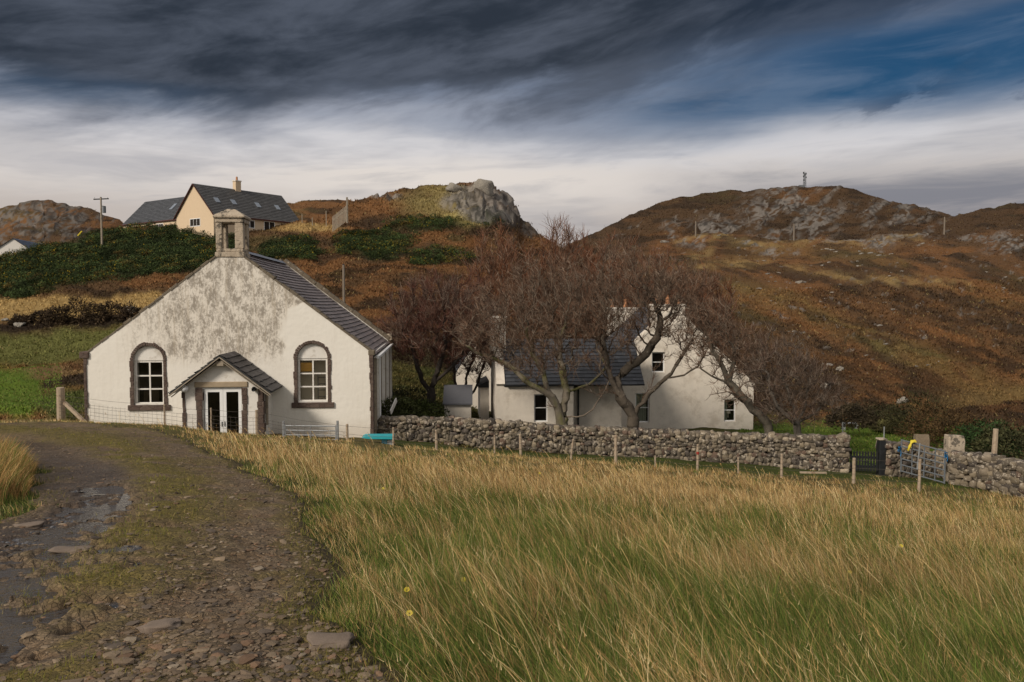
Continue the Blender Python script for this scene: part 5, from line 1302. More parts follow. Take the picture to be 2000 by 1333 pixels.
# yellow plastic sheet caught on the gate
yb = MB(); r = random.Random(4); n = 9; vs = []
for i in range(n + 1):
    t = i / n; cx = (.34 - .34 * t) if t < .5 else .17 - .22 * (t - .5); cz = .04 - .02 * t if t < .45 else -.55 * (t - .45)
    w = .040 + .02 * math.sin(i * 2.1)
    for k in range(6):
        an = 2 * math.pi * k / 6; vs.append((cx + w * math.cos(an) + r.uniform(-.015, .015), .03 * math.sin(an) * 1.5, cz + w * math.sin(an) + r.uniform(-.015, .015)))
yb.add(vs, [(i * 6 + k, i * 6 + (k + 1) % 6, (i + 1) * 6 + (k + 1) % 6, (i + 1) * 6 + k) for i in range(n) for k in range(6)] + [tuple(range(5, -1, -1)), tuple(range(n * 6, n * 6 + 6))])
o = yb.build('plastic_sheet', M_yellow, smooth=True, label='crumpled yellow plastic sheet hooked over the top bar of the metal gate', cat='plastic sheet'); o.location = at(1771, 864, 29.75) 
# small galvanised gate standing against the chapel front
A_, B_ = at(557, 832, 28.6), at(656, 833, 28.7)
sg = field_gate('sheep_gate', 'small galvanised sheep gate standing in the fence before the chapel', A_, B_, -.05, .62, 5, M_galv, .022, (0, .5, 1))
MB().tube([(.1, 0, .45), (.85, 0, .0)], .015, 6).build('brace', M_galv, sg)
for k in (0, 1):
    q = (A_, B_)[k]
    o = MB().tube([(0, 0, -.5), (0, 0, .80 + .02 * k)], .045, 8).build('gate_post', M_galv, label=('left' if k == 0 else 'right') + ' grey metal post of the small sheep gate', cat='post'); o.location = (q.x + (-.06 if k == 0 else .06), q.y, q.z - .62)
# ------------------------------------------------------------------ fence posts and wire
POSTS = [(321, 790, 29.3, .075, 0, 'thin grey fence post standing in front of the left chapel window'), (412, 797, 28.6, .06, 0, 'slim fence post in front of the chapel door'), (501, 801, 28.3, .11, 0, 'grey fence post beside the right wall of the chapel porch'),
         (678, 829, 28.3, .10, 0, 'fence post right of the small sheep gate'), (768, 835, 28.6, .075, 0, 'reddish fence post beside the turquoise board'), (852, 840, 29.0, .10, 0, 'first pale fence post in front of the long stone wall'),
         (966, 850, 29.2, .07, .0, 'thin pale fence post before the wall under the cottage chimney'), (1016, 848, 28.4, .10, -.03, 'orange-tinged fence post before the wall under the slate roof'), (1120, 858, 28.5, .07, .12, 'fence post leaning right below the mossy forked tree'),
         (1203, 850, 28.2, .12, 0, 'thick grey fence post below the porch gable of the cottage'), (1280, 890, 28.1, .06, 0, 'short fence stake below the big gable'), (1363, 868, 27.9, .09, 0, 'fence post with red band before the long wall'),
         (1442, 894, 27.8, .06, 0, 'short grey stake left of the thicket tree'), (1527, 887, 27.5, .09, 0, 'fence post below the thicket tree'), (1668, 895, 27.0, .11, 0, 'pale fence post in front of the black picket gate'), (1797, 897, 26.2, .10, .01, 'grey fence post in front of the metal gate')]
PT = []
for px, ty, Y, w, lean, lab in POSTS:
    t = at(px, ty, Y); g = gz1(t.x, Y); h = t.z - g; r = random.Random(px)
    mb = MB(); pts = [(0 - lean * h * (1 - k / 4) * 1.0 + r.uniform(-.006, .006), 0, -.4 if k == 0 else h * k / 4) for k in range(5)]
    mb.tube(pts, [w / 2 * 1.05, w / 2, w / 2 * .98, w / 2 * .96, w / 2 * .93], 7)
    o = mb.build('fence_post', M_post, label=lab, cat='fence post', group='wooden fence posts'); o.location = (t.x, Y, g); PT.append(Vector((t.x, Y, t.z)))
    if px == 1363:
        MB().tube([(0, 0, h * .62), (0, 0, h * .72)], w / 2 + .004, 8).build('red_band', simple('red_paint', (.3, .03, .02), .7, .2), o)
t = at(118, 757, 31.3); g = gz1(t.x, 31.3); hs = t.z - g
o = MB().tube([(0, 0, -.4), (0, 0, hs * .5), (0, 0, hs - .02), (0, 0, hs)], [.155, .15, .145, .12], 12).build('strainer_post', M_post, label='thick round strainer post left of the chapel corner', cat='fence post'); o.location = (t.x, 31.3, g)
a, b = at(126, 787, 31.1), at(172, 826, 30.6); o = MB().bar(a - a, b - a + Vector((0, 0, -.1)), .10, .12).build('brace_rail', M_post, label='sloping timber brace propping the strainer post', cat='brace'); o.location = a
SPV = Vector((t.x, 31.2, t.z))
t = at(1943, 838, 29.6); g = gz1(t.x, 29.6); 
o = MB().tube([(0, 0, -.3), (.0, 0, (t.z - g) * .5), (.04, 0, t.z - g)], [.10, .10, .09], 8).build('fence_post', M_post, label='tall new yellowish fence post rising beside the right stone wall', cat='fence post'); o.location = (t.x, 29.6, g)
def wires(name, label, pts, offs, r=.006, sag=.03, net=None):
    mb = MB(); rr = random.Random(3)
    for dz in offs:
        for p, q in zip(pts[:-1], pts[1:]):
            p2, q2 = p + Vector((0, -.05, dz)), q + Vector((0, -.05, dz)); m = (p2 + q2) / 2 - Vector((0, 0, sag * rr.uniform(.4, 1.6))); mb.tube([p2, m, q2], r, 4, cap=False)
    if net:
        for p, q in zip(pts[:-1], pts[1:]):
            n = int((q - p).length / net)
            for k in range(n):
                c = p.lerp(q, (k + .5) / n) + Vector((0, -.05, 0)); mb.tube([c + Vector((rr.uniform(-.02, .02), 0, offs[1])), c + Vector((0, 0, offs[-1]))], r * .8, 3, cap=False)
    return mb.build(name, M_wire, label=label, cat='fence wire')
tops = [SPV + Vector((0, 0, -.3))] + [Vector((p.x, p.y, p.z - .06)) for p in PT[:4]] 
wires('fence_wire', 'sagging wire netting strung before the chapel front', tops, [0, -.22, -.34, -.48, -.62, -.78], .0045, .05, .22)
tops = [p + Vector((0, 0, -.04)) for i, p in enumerate(PT[3:]) if i not in (7, 9)]
wires('fence_wire', 'thin sheep wire running along the long stone wall', tops, [-.02, -.30, -.50, -.70], .0045, .02)
# ------------------------------------------------------------------ turquoise board on its tub, boards
a, b = at(708, 854, 28.9), at(770, 857, 29.0); w = (b - a).length; ang = math.atan2(b.y - a.y, b.x - a.x)
o = MB().plate([(0, .02), (.28, -.02), (w * .6, -.03), (w, -.04), (w, .05), (.1, .06)], -.35, .35).build('turquoise_board', M_turq, label='turquoise board lying on a pale blue crate by the chapel corner', cat='board', bevel=.01); o.location = a; o.rotation_euler = (0, 0, ang)
a = at(745, 858.5, 28.85); gg = gz1(a.x, a.y)
cr = empty('crate', (a.x, a.y, gg), .1, label='pale blue and white plastic crate under the turquoise board', cat='crate'); hh_ = a.z - gg + .0
MB().box((0, 0, -.1), (.20, .35, hh_ - .03)).build('side_panel', M_tub, cr, bevel=.015); MB().box((.203, 0, -.1), (.42, .35, hh_ - .03)).build('side_panel', M_plastic, cr, bevel=.015); MB().box((-.02, .01, hh_ - .029), (.44, .36, hh_ - .005)).build('lid', M_tub, cr, bevel=.008)
p = Vector((pL.x, 30.86, 0)); ex = Vector((math.cos(TH), math.sin(TH), 0)); ey = Vector((-math.sin(TH), math.cos(TH), 0))
a, b = at(763, 806, 33.6), at(774, 781, 34.4); o = MB().bar(a - a, b - a, .05, .2).build('leaning_plank', M_white, label='white plank leaning against the far flank of the chapel', cat='plank'); o.location = a
a, b = at(1563, 933, 27.2), at(1617, 935, 27.0); o = MB().box((0, 0, 0), ((b - a).length, .09, .05)).build('timber_length', M_post, label='pale length of timber lying in the grass before the black gate', cat='timber'); o.location = (a.x, a.y, gz1(a.x, a.y) + .22); o.rotation_euler = (0, 0, -.06)
# white clothes poles on the lawn
for px, ty, by, Y, lab in ((1646, 825, 850, 40, 'slim grey pole standing on the lawn near the wall end'), (1727, 834, 860, 40, 'slim grey pole standing on the lawn behind the black gate')):
    t = at(px, ty, Y); g = gz1(t.x, Y); o = MB().tube([(0, 0, -.2), (0, 0, t.z - g)], .03, 8).build('clothes_pole', M_galv, label=lab, cat='pole', group='poles on the lawn'); o.location = (t.x, Y, g)
t = at(1660, 832, 50); g = gz1(t.x, 50); bn = empty('garden_bench', (t.x, 50, g), .1, label='small pale flat bench on the lawn', cat='bench')
MB().box((-.5, -.2, .40), (.5, .2, .46)).build('seat', M_galv, bn); 
for sx in (-.42, .42): MB().box((sx - .03, -.18, -.05), (sx + .03, .18, .40)).build('leg', M_galv, bn)
# ------------------------------------------------------------------ poles and the mast
def pole(px, ty, Y, r, name, label, arm=False, group=None, base_py=None, mat=None):
    t = at(px, ty, Y); g = gz1(t.x, Y); 
    if base_py: g = min(g, at(px, base_py, Y).z)
    root = empty(name, (t.x, Y, g), 0, label=label, cat='pole', group=group); h = t.z - g
    MB().tube([(0, 0, -.5), (0, 0, h)], [r, r * .8], 8).build('shaft', mat or M_wood, root)
    MB().tube([(0, 0, h + .001), (0, 0, h + .06)], [r * .95, r * .5], 8).build('pole_cap', M_black, root)
    if arm:
        MB().bar((-.95, 0, h - .25), (1.0, 0, h - .17), .12, .14).build('crossarm', M_black, root)
        for x in (-.85, 0.0, .85): MB().tube([(x, 0, h - .12), (x, 0, h + .05)], [.07, .05], 6).build('insulator', M_galv, root)
        MB().tube([(.45, -.1, h - 2.0), (.45, -.1, h - 1.2)], [.22, .22], 10).build('transformer', M_bluegal, root); MB().bar((0, 0, h - 1.1), (.6, 0, h - 1.15), .07, .07).build('bracket', M_black, root)
    return root
M_polew = simple('pale_pole', (.19, .155, .12), .9, .2, 4, .2)
pole(197, 386, 104, .13, 'utility_pole', 'utility pole with crossarm and transformer left of the hilltop house', True)
pole(671, 518, 56, .11, 'telegraph_pole', 'plain wooden pole standing behind the chapel roof', base_py=610, mat=M_polew)
PG = 'telegraph poles along the far ridge'
pole(81, 402, 290, .32, 'telegraph_pole', 'distant pale pole against the rocky hill at the far left', group=PG, mat=M_polew)
pole(1359, 432, 420, .42, 'telegraph_pole', 'distant pole at the left of the right-hand ridge', group=PG, mat=M_polew)
pole(1551, 438, 428, .42, 'telegraph_pole', 'distant pole in the middle of the ridge below the mast', group=PG, mat=M_polew)
pole(1845, 424, 428, .45, 'telegraph_pole', 'distant pole at the right end of the ridge', group=PG, mat=M_polew)
pole(1290, 500, 300, .28, 'telegraph_pole', 'distant thin pole among the russet treetops', group=PG, mat=M_polew)
t = at(1572, 334, 700); g = gz1(t.x, 700); h = t.z - g; ms = empty('radio_mast', (t.x, 700, g), .4, label='lattice radio mast with antennas on the highest right hill', cat='mast')
for k, (sx, sy) in enumerate(((-1, -1), (1, -1), (1, 1), (-1, 1))): MB().tube([(sx * .9, sy * .9, -1), (sx * .6, sy * .6, h - 1.5)], .16, 5).build('leg', M_bluegal, ms)
lt_ = MB()
for k in range(9):
    z0 = (h - 2) * k / 9; z1 = (h - 2) * (k + 1) / 9; w0 = .9 - .3 * k / 9
    for sx, sy, tx, ty_ in ((-1, -1, 1, -1), (1, -1, 1, 1), (1, 1, -1, 1), (-1, 1, -1, -1)): lt_.tube([(sx * w0, sy * w0, z0), (tx * w0, ty_ * w0, z1)], .09, 4); lt_.tube([(sx * w0, sy * w0, z1), (tx * w0, ty_ * w0, z1)], .09, 4)
lt_.build('lattice', M_bluegal, ms)
for x, z, s in ((-1.4, h - 2.6, 1.5), (1.4, h - 3.2, 1.5), (-1.3, h - 5.4, 1.2), (1.5, h - 6.2, 1.2), (0, h - 4.2, 1.3), (-1.1, h - 8.5, .9)): MB().box((x - .35, -.35, z), (x + .35, .35, z + s)).build('antenna', M_black, ms)
MB().tube([(0, 0, h - 2), (0, 0, h)], .08, 5).build('aerial', M_bluegal, ms)
t = at(1563, 368, 700); cb_ = MB().box((-2, -1, -1.5), (2.4, 1, 1.0)).build('equipment_cabin', M_bluegal, label='low grey equipment cabin at the foot of the radio mast', cat='cabin', bevel=.1); cb_.location = (t.x, 698, gz1(t.x, 698))
# grey slatted fence panel above the gorse
a, b = at(650, 436, 112), at(678, 414, 106)
fp = empty('slat_fence', (a.x, a.y, a.z), math.atan2(b.y - a.y, b.x - a.x), label='weathered slatted fence climbing the hill right of the cream house', cat='fence'); Lf = math.hypot(b.x - a.x, b.y - a.y); dz = b.z - a.z
sl = MB()
for k in range(12): x = Lf * k / 11; z = dz * k / 11; sl.box((x - .12, -.03, z - 1.2), (x + .12, .03, z + .9))
sl.build('slat', M_wood, fp); MB().bar((0, .08, .4), (Lf, .08, dz + .4), .08, .14).build('rail', M_wood, fp); MB().box((Lf - .1, -.1, dz - 1.5), (Lf + .1, .1, dz + 1.9)).build('post', M_wood, fp)
for px, ty, lab in ((590, 418, 'thin fence stake nearest the cream house on the hilltop'), (610, 425, 'short fence stake in the hilltop grass'), (637, 412, 'tall thin fence stake left of the slatted fence')):
    t = at(px, ty, 118); g = gz1(t.x, 118); o = MB().tube([(0, 0, -.5), (0, 0, max(.8, t.z - g))], .06, 6).build('fence_stake', M_wood, label=lab, cat='stake', group='hilltop stakes'); o.location = (t.x, 118, g)
# short yellow cable guard
a, b = at(152, 461, 103), at(160, 452, 103); o = MB().tube([a - a, b - a], .09, 6).build('cable_guard', M_yellow, label='yellow cable guard slanting up from the gorse edge', cat='cable guard'); o.location = a
# ------------------------------------------------------------------ the track
ny_, nx_ = 620, 560
Yt = 1.3 * (40 / 1.3) ** np.linspace(0, 1, ny_); ut = np.linspace(-1.5, .05, nx_)
YY, U_ = np.meshgrid(Yt, ut, indexing='ij'); XX = U_ * YY
a_t, b_t = track_sd(XX, YY); ins = np.minimum(a_t, b_t); s_t = a_t / (a_t + b_t + 1e-6)
tz = gz(XX.ravel(), YY.ravel()).reshape(XX.shape)
nA = fbm(XX * 2.2, YY * 2.2, 0, 4, 95); nB = fbm(XX * 7, YY * 7, 0, 3, 96); nC = fbm(XX * .8, YY * .8, 0, 3, 97)
rut = np.exp(-((s_t - .78) / .12) ** 2) + .6 * np.exp(-((s_t - .27) / .12) ** 2)
# puddle following the deep left rut
PUD = [(205, 958, .22), (225, 975, .40), (165, 1005, .42), (205, 1010, .36), (130, 1042, .50), (80, 1080, .60), (95, 1110, .50), (35, 1130, .50), (10, 1160, .45), (-60, 1200, .6), (-150, 1240, .5)]
pm_ = np.full(XX.shape, 9.0)
pts_ = []
for px, py, rr in PUD:
    r_ = float(-ztan(py)); Yp = 1.25 / (r_ - .107); pts_.append(((px - 1000) / F * Yp * 1.0, Yp, rr))
for (ax, ay, ar), (bx, by, br) in zip(pts_[:-1], pts_[1:]):
    dx, dy = bx - ax, by - ay; t = np.clip(((XX - ax) * dx + (YY - ay) * dy) / (dx * dx + dy * dy), 0, 1); pm_ = np.minimum(pm_, np.hypot(XX - ax - t * dx, YY - ay - t * dy) - (ar + (br - ar) * t) * .58)
pm_ = pm_ + .80 * (nA - .5) + .70 * (nB - .5)
H = np.where(ins > 0, .012 + .05 * np.minimum(ins, .2) - .035 * rut + .035 * (nB - .5) + .05 * (nA - .5), .012 + ins * .45)
stp = .035; qn = (tz + .03 * (nC - .5)) / stp; qz = np.floor(qn) * stp; fr_ = qn - np.floor(qn); rdg = np.exp(-(np.minimum(fr_, 1 - fr_) / .13) ** 2)
pk = sst(.22, -.05, pm_) * (ins > 0); H = H * (1 - pk) + pk * (qz - tz - .012 + .014 * rdg + .036 * (nB - .5) + .02 * (nA - .5))
tz2 = tz + H + .004
moss = 1.1 * np.exp(-((s_t - .49) / .18) ** 2) * sst(.30, .48, nA * .6 + nC * .5); moss = np.maximum(moss, sst(.16, 0.0, s_t) * .9 * sst(.30, .5, nA)); moss = np.maximum(moss, sst(.50, .60, nA) * .5 * (s_t < .65)); moss = np.maximum(moss, sst(.35, .1, ins) * .7)
moss = np.maximum(moss, sst(17, 22, YY) * np.exp(-((s_t - .52) / .2) ** 2))
moss = moss * sst(-.02, .45, pm_) * (1 - .8 * sst(.62, .72, s_t) * (YY < 18))
mud = np.exp(-((s_t - .82) / .16) ** 2) * sst(20, 12, YY) + .5 * sst(.55, .68, nC)
tc = np.zeros((ny_, nx_, 3)) + C(.145, .096, .056)
tc = lay(tc, sst(.4, .6, nB) * .4, C(.175, .135, .095)); tc = lay(tc, np.clip(mud, 0, 1) * .8, C(.055, .037, .026)); tc = lay(tc, np.clip(moss, 0, 1) * .85, C(.135, .105, .022)); tc = lay(tc, np.clip(moss, 0, 1) * sst(.5, .65, nB) * .5, C(.13, .095, .02))
tc = lay(tc, sst(.22, .0, a_t) * .8, C(.03, .022, .013))
ok = ins > -.30; vi = -np.ones(ny_ * nx_, int); fi, fj = np.meshgrid(np.arange(ny_ - 1), np.arange(nx_ - 1), indexing='ij')
m = (ok[:-1, :-1] & ok[1:, :-1] & ok[:-1, 1:] & ok[1:, 1:]); q0 = (fi * nx_ + fj)[m]; fq = np.stack([q0, q0 + 1, q0 + nx_ + 1, q0 + nx_], 1)
used = np.unique(fq); vi[used] = np.arange(len(used))
tv = np.stack([XX, YY, tz2], -1).reshape(-1, 3)[used]
tr = np_obj('track', tv, vi[fq], M_track, tc.reshape(-1, 3)[used], smooth=True, kind='structure', label='rutted stony farm track curving left towards the chapel')
wa = tr.data.attributes.new('wet', 'FLOAT', 'POINT'); wa.data.foreach_set('value', np.clip(np.exp(-((s_t - .8) / .2) ** 2) * sst(19, 12, YY), 0, 1).reshape(-1)[used].astype(np.float32))
def tzat(x, y):
    u = x / y; ci = np.clip((u + 1.5) / 1.55 * (nx_ - 1), 0, nx_ - 1).astype(int); ri = np.clip(np.log(y / 1.3) / math.log(40 / 1.3) * (ny_ - 1), 0, ny_ - 1).astype(int)
    return tz2[ri, ci]
wz = qz + np.where(pm_ < .05, .010, .010 - (pm_ - .05) * .5)
ok = (pm_ < .12); m = (ok[:-1, :-1] & ok[1:, :-1] & ok[:-1, 1:] & ok[1:, 1:]); q0 = (fi * nx_ + fj)[m]; fq = np.stack([q0, q0 + 1, q0 + nx_ + 1, q0 + nx_], 1); used = np.unique(fq); vi[used] = np.arange(len(used))
np_obj('puddle_water', np.stack([XX, YY, wz], -1).reshape(-1, 3)[used], vi[fq], M_puddle, smooth=True, kind='structure', label='wet puddle shining in the left rut of the track')
M_gravel = simple('gravel_stone', (1, 1, 1), .9, .3, 30, .5, .006, use_attr=True)
# loose flat stones
r = np.random.default_rng(17); N = 26000
y = 1 / (1 / 24 + r.random(N) * (1 / 2.4 - 1 / 24)) ; y = np.where(r.random(N) < .35, r.uniform(3, 24, N), y); x = r.uniform(-.9, 0, N) * y
a1_, b1_ = track_sd(x, y); s1 = a1_ / (a1_ + b1_); k = (a1_ > .05) & (b1_ > -.1)
dens = np.where(np.abs(s1 - .5) < .16, .22, np.where(s1 > .66, .5, .9)) * (.3 + 1.2 * fbm(x * .9, y * .9, 0, 2, 120)); k &= r.random(N) < dens; x, y = x[k], y[k]; N = len(x)
sz = r.lognormal(-4.6, .48, N).clip(.005, .036); sz = np.where(r.random(N) < .006, sz * 2.0, sz); sz = np.maximum(sz, .00065 * y); S3 = np.stack([sz * r.uniform(.8, 1.5, N), sz * r.uniform(.6, 1.1, N), sz * r.uniform(.16, .42, N)], 1)
V, Fc, nv = stone_mesh(np.stack([x, y, tzat(x, y) + S3[:, 2] * .3], 1), S3, r.uniform(0, 6.3, N), 5, 1, .75, .22, .1)
pal = np.array([(.14, .10, .066), (.19, .14, .092), (.095, .073, .055), (.175, .108, .066), (.24, .19, .135)]); cc = pal[r.choice(5, N, p=[.35, .25, .22, .12, .06])] * r.uniform(.7, 1.25, (N, 1))
np_obj('gravel', V, Fc, M_gravel, np.repeat(cc, nv, 0), smooth=False, kind='stuff', label='loose flat stones and gravel scattered over the track')
for px, py, w, d_, lab in ((120, 1015, .02, .02, ''), (40, 1024, .12, .07, 'grey flat stone at the inner edge of the track by the tussock'), (135, 1078, .13, .08, 'broad reddish flat stone beside the puddle'), (640, 1255, .11, .08, 'pale flat stone half sunk at the grassy track edge'), (625, 1262, .0, .0, ''), (300, 1220, .10, .06, 'small pale flat stone on the mossy middle of the track')):
    if w < .05: continue
    r_ = float(-ztan(py)); Yp = 1.25 / (r_ - (.107 if px < 500 else .112)); xp = (px - 1000) / F * Yp; v, f, _ = stone_mesh(np.zeros((1, 3)), np.array([[w, d_, .022]]), np.array([.2]), px, 3, .5, .30, .03)
    o = np_obj('flat_stone', v, f, M_gravel, np.full((len(v), 3), 1.0) * np.array([.17, .13, .10]), smooth=True, label=lab, cat='stone', group='flat stones in the track'); o.location = (xp, Yp, float(tzat(np.array([xp]), np.array([Yp]))[0]) + .01)

# ------------------------------------------------------------------ grass
def blades(P, h, lean, w, col, seg, curl=.5, seed=1, tipw=.15):
    """P (N,3) roots, h (N,) lengths, lean (N,2) horizontal tip offset, w (N,) widths"""
    r = np.random.default_rng(seed); N = len(P); th = r.uniform(0, math.pi, N); wx, wy = np.cos(th) * w / 2, np.sin(th) * w / 2 * .4
    nvr = 2 * seg + 1; V = np.zeros((N, nvr, 3)); Cc = np.zeros((N, nvr, 3))
    for i in range(seg + 1):
        t = i / seg; q = P.copy(); bend = t ** 1.7
        q[:, 0] += lean[:, 0] * bend; q[:, 1] += lean[:, 1] * bend
        L2 = np.hypot(lean[:, 0], lean[:, 1]); q[:, 2] += h * t - .5 * L2 * L2 / (h + 1e-6) * bend * curl
        if i < seg:
            k = 1 - (1 - tipw) * t * .8
            V[:, 2 * i] = q - np.stack([wx, wy, 0 * wx], 1) * k; V[:, 2 * i + 1] = q + np.stack([wx, wy, 0 * wx], 1) * k
        else: V[:, 2 * seg] = q
    Cc[:] = col[:, None, :]
    F3 = []
    for i in range(seg - 1):
        a = 2 * i; F3 += [[a, a + 1, a + 3], [a, a + 3, a + 2]]
    F3.append([2 * seg - 2, 2 * seg - 1, 2 * seg])
    F3 = np.array(F3)
    return V.reshape(-1, 3), (np.arange(N)[:, None, None] * nvr + F3[None]).reshape(-1, 3), Cc.reshape(-1, 3)
r = np.random.default_rng(23)
def in_chapel(x, y):
    lx = (x - pL.x) * math.cos(TH) + (y - 30.86) * math.sin(TH); ly = -(x - pL.x) * math.sin(TH) + (y - 30.86) * math.cos(TH); return (lx > -.1) & (lx < CW + .1) & (ly > -.1) & (ly < CL) | (lx > a0) & (lx < a1) & (ly > -PD) & (ly < 0)
def field_sample(N, p=1.5, ymin=1.8, ymax=31.5, ulim=1.05):
    t = r.random(N); e = 1 - p; y = (ymin ** e + t * (ymax ** e - ymin ** e)) ** (1 / e); x = r.uniform(-ulim, ulim, N) * y; return x, y
def grass_zone(x, y):
    a, b = track_sd(x, y); ins = np.minimum(a, b); return (ins < .0) & ~in_chapel(x, y), -ins, a
def strawness(x, y):
    px = 1000 + F * x / y; big = fbm(x * .28, y * .28, 0, 3, 101); sm = fbm(x * 1.3, y * 1.3, 0, 3, 102)
    s = .10 + .50 * sst(9, 17, y + 3 * (big - .5)) + .75 * (big - .5) + .95 * (sm - .5)
    s = s + .22 * sst(-.1, .35, x / y) * sst(5, 9, y)
    s = s - .55 * sst(27.3, 28.8, y) * (px > 760)
    s = s - .30 * (px > 1700) * sst(14, 20, y) * sst(1700, 1900, px)
    return np.clip(s, .05, .92)
N = 390000; x, y = field_sample(N)
NT_ = 30000; tx, ty = field_sample(NT_, 1.45); k_ = 11; tx_, ty_ = np.repeat(tx, k_), np.repeat(ty, k_); tr_ = np.repeat(r.uniform(.03, .10, NT_) * (1 + .06 * ty), k_); ta1 = r.uniform(0, 6.28, NT_ * k_); tq = np.sqrt(r.random(NT_ * k_))
x = np.concatenate([x, tx_ + np.cos(ta1) * tr_ * tq]); y = np.concatenate([y, ty_ + np.sin(ta1) * tr_ * tq]); tid = np.concatenate([np.full(N, -1), np.repeat(np.arange(NT_), k_)]); tdir = np.concatenate([np.zeros(N), ta1]); th_ = r.uniform(.8, 1.45, NT_); ts_ = r.random(NT_); N = len(x); okk, dd, aa = grass_zone(x, y)
clump = fbm(x * 2.6, y * 2.6, 0, 2, 103); keep = okk & ((tid >= 0) | (r.random(N) < .35 + 1.1 * clump)); x, y, dd, aa, clump, tid, tdir = x[keep], y[keep], dd[keep], aa[keep], clump[keep], tid[keep], tdir[keep]; N = len(x); intuft = tid >= 0
st = strawness(x, y); isst = np.where(intuft, np.where(r.random(N) < .8, ts_[tid] < st, r.random(N) < st), r.random(N) < st)
edge = sst(0, .9, dd); left = (aa < 0) | True
px = 1000 + F * x / y
wallside = (y > 28.6) & (px > 745)
h = np.where(isst, r.uniform(.13, .32, N), r.uniform(.10, .26, N)) * (.65 + .7 * clump) * (.30 + .70 * edge)
tus = sst(.52, .68, fbm(x * .7, y * .7, 0, 2, 104)); h = h * (1 + .35 * tus) * (1 - .38 * sst(15, 24, y))
h = np.where(intuft, h * th_[tid], h * .92); h = np.where((y > 23) & (px < 760) & (px > 180), h * .60, h); h = np.where((px > 690) & (px < 790) & (y > 24.5), h * .22, h); h = np.where(wallside, h * .35, h); h = np.where((px < 170) & (y > 26), h * .75, h)
gust = fbm(x * .5, y * .5, 0, 2, 105); gus2 = fbm(x * 2.3, y * 2.3, 0, 2, 106); ang = math.pi * (.84 + .9 * (gust - .5) + .8 * (gus2 - .5)) + r.normal(0, .75, N); mag = h * r.uniform(.15, .95, N) * (.35 + 1.1 * gust)
lean = np.stack([np.cos(ang) * mag, np.sin(ang) * mag * .7], 1) + (intuft * h * .35)[:, None] * np.stack([np.cos(tdir), np.sin(tdir)], 1)
g1 = np.array([(.065, .105, .017), (.095, .140, .024), (.150, .175, .034), (.042, .072, .014), (.19, .165, .05)]); s1_ = np.array([(.44, .285, .115), (.53, .36, .155), (.33, .20, .08), (.22, .125, .05), (.60, .46, .24)])
col = np.where(isst[:, None], s1_[r.integers(0, 5, N)], g1[r.integers(0, 5, N)]) * r.uniform(.55, 1.25, (N, 1)) * np.where(intuft, .75 + .5 * (ts_[tid] * 7.3 % 1), 1)[:, None]  # random brightness per blade stands in for lit and shadow sides
far = y > 11
w = np.maximum(np.where(isst, .0028, .0042), .00060 * y) * r.uniform(.7, 1.3, N)
P = np.stack([x, y, gz(x, y) - .015], 1)
parts_ = []
for mk, seg in ((~far, 4), (far, 2)): parts_.append(blades(P[mk], h[mk], lean[mk], w[mk], col[mk], seg, seed=seg))
# flowering stalks: tall, thin, drooping heads
N = 11000; x, y = field_sample(N, 1.9, 2.0, 29); okk, dd, aa = grass_zone(x, y); px = 1000 + F * x / y
keep = okk & (dd > .25) & (r.random(N) < .12 + .9 * strawness(x, y)) & ~((y > 28) & (px > 740)); x, y = x[keep], y[keep]; N = len(x); h = r.uniform(.34, .60, N) * np.where(y > 20, .75, 1); gust = fbm(x * .5, y * .5, 0, 2, 105)
ang = math.pi * (.84 + .3 * (gust - .5)) + r.normal(0, .3, N); mag = h * r.uniform(.35, .9, N); lean = np.stack([np.cos(ang) * mag, np.sin(ang) * mag * .6], 1); P = np.stack([x, y, gz(x, y)], 1)
col = s1_[r.integers(0, 5, N)] * r.uniform(.7, 1.3, (N, 1)); w = np.maximum(.0022, .0005 * y)
parts_.append(blades(P, h, lean, w, col, 5, seed=9, tipw=.9))
tip = P + np.stack([lean[:, 0], lean[:, 1], h - .25 * mag * mag / h], 1); nh = 5
for k in range(nh):
    b = tip - np.stack([lean[:, 0] * .05 * k, lean[:, 1] * .05 * k, h * .035 * k + 0 * h], 1); parts_.append(blades(b, np.full(N, .035) * r.uniform(.6, 1.2, N), r.normal(0, .015, (N, 2)) + lean * .04, w * 1.6, col * .85, 1, seed=40 + k))
def joinparts(ps):
    o = 0; VV, FF, CC = [], [], []
    for v, f, c in ps: VV.append(v); FF.append(f + o); CC.append(c); o += len(v)
    return np.concatenate(VV), np.concatenate(FF), np.concatenate(CC)
v, f, c = joinparts(parts_)
np_obj('meadow_grass', v, f, M_blade, c, kind='stuff', label='long windblown green and straw-coloured grass in the foreground field')
# short moss and grass on the track
N = 60000; x, y = field_sample(N, 1.6, 2.2, 30, .95); x = -np.abs(x); a2, b2 = track_sd(x, y); s2 = a2 / (a2 + b2 + 1e-6); nn = fbm(x * 2.2, y * 2.2, 0, 4, 95)
dn = np.exp(-((s2 - .49) / .14) ** 2) * sst(.36, .54, nn) + sst(.14, .0, s2) * .9 + sst(.3, 0, b2) * .6; dn = dn * np.where((s2 > .62) & (y < 18) & (b2 > .35), .12, 1); keep = (a2 > 0) & (b2 > -.2) & (r.random(N) < dn); x, y = x[keep], y[keep]; N = len(x)
h = r.uniform(.02, .07, N) * (.7 + .03 * y); col = np.array([(.13, .125, .02), (.17, .15, .03), (.09, .10, .02), (.22, .17, .06)])[r.integers(0, 4, N)] * r.uniform(.6, 1.2, (N, 1))
v, f, c = blades(np.stack([x, y, tzat(x, y) - .004], 1), h, r.normal(0, .6, (N, 2)) * h[:, None], np.maximum(.004, .0009 * y), col, 2, seed=77)
np_obj('track_moss', v, f, M_blade, c, kind='stuff', label='low moss and short grass along the middle of the track')
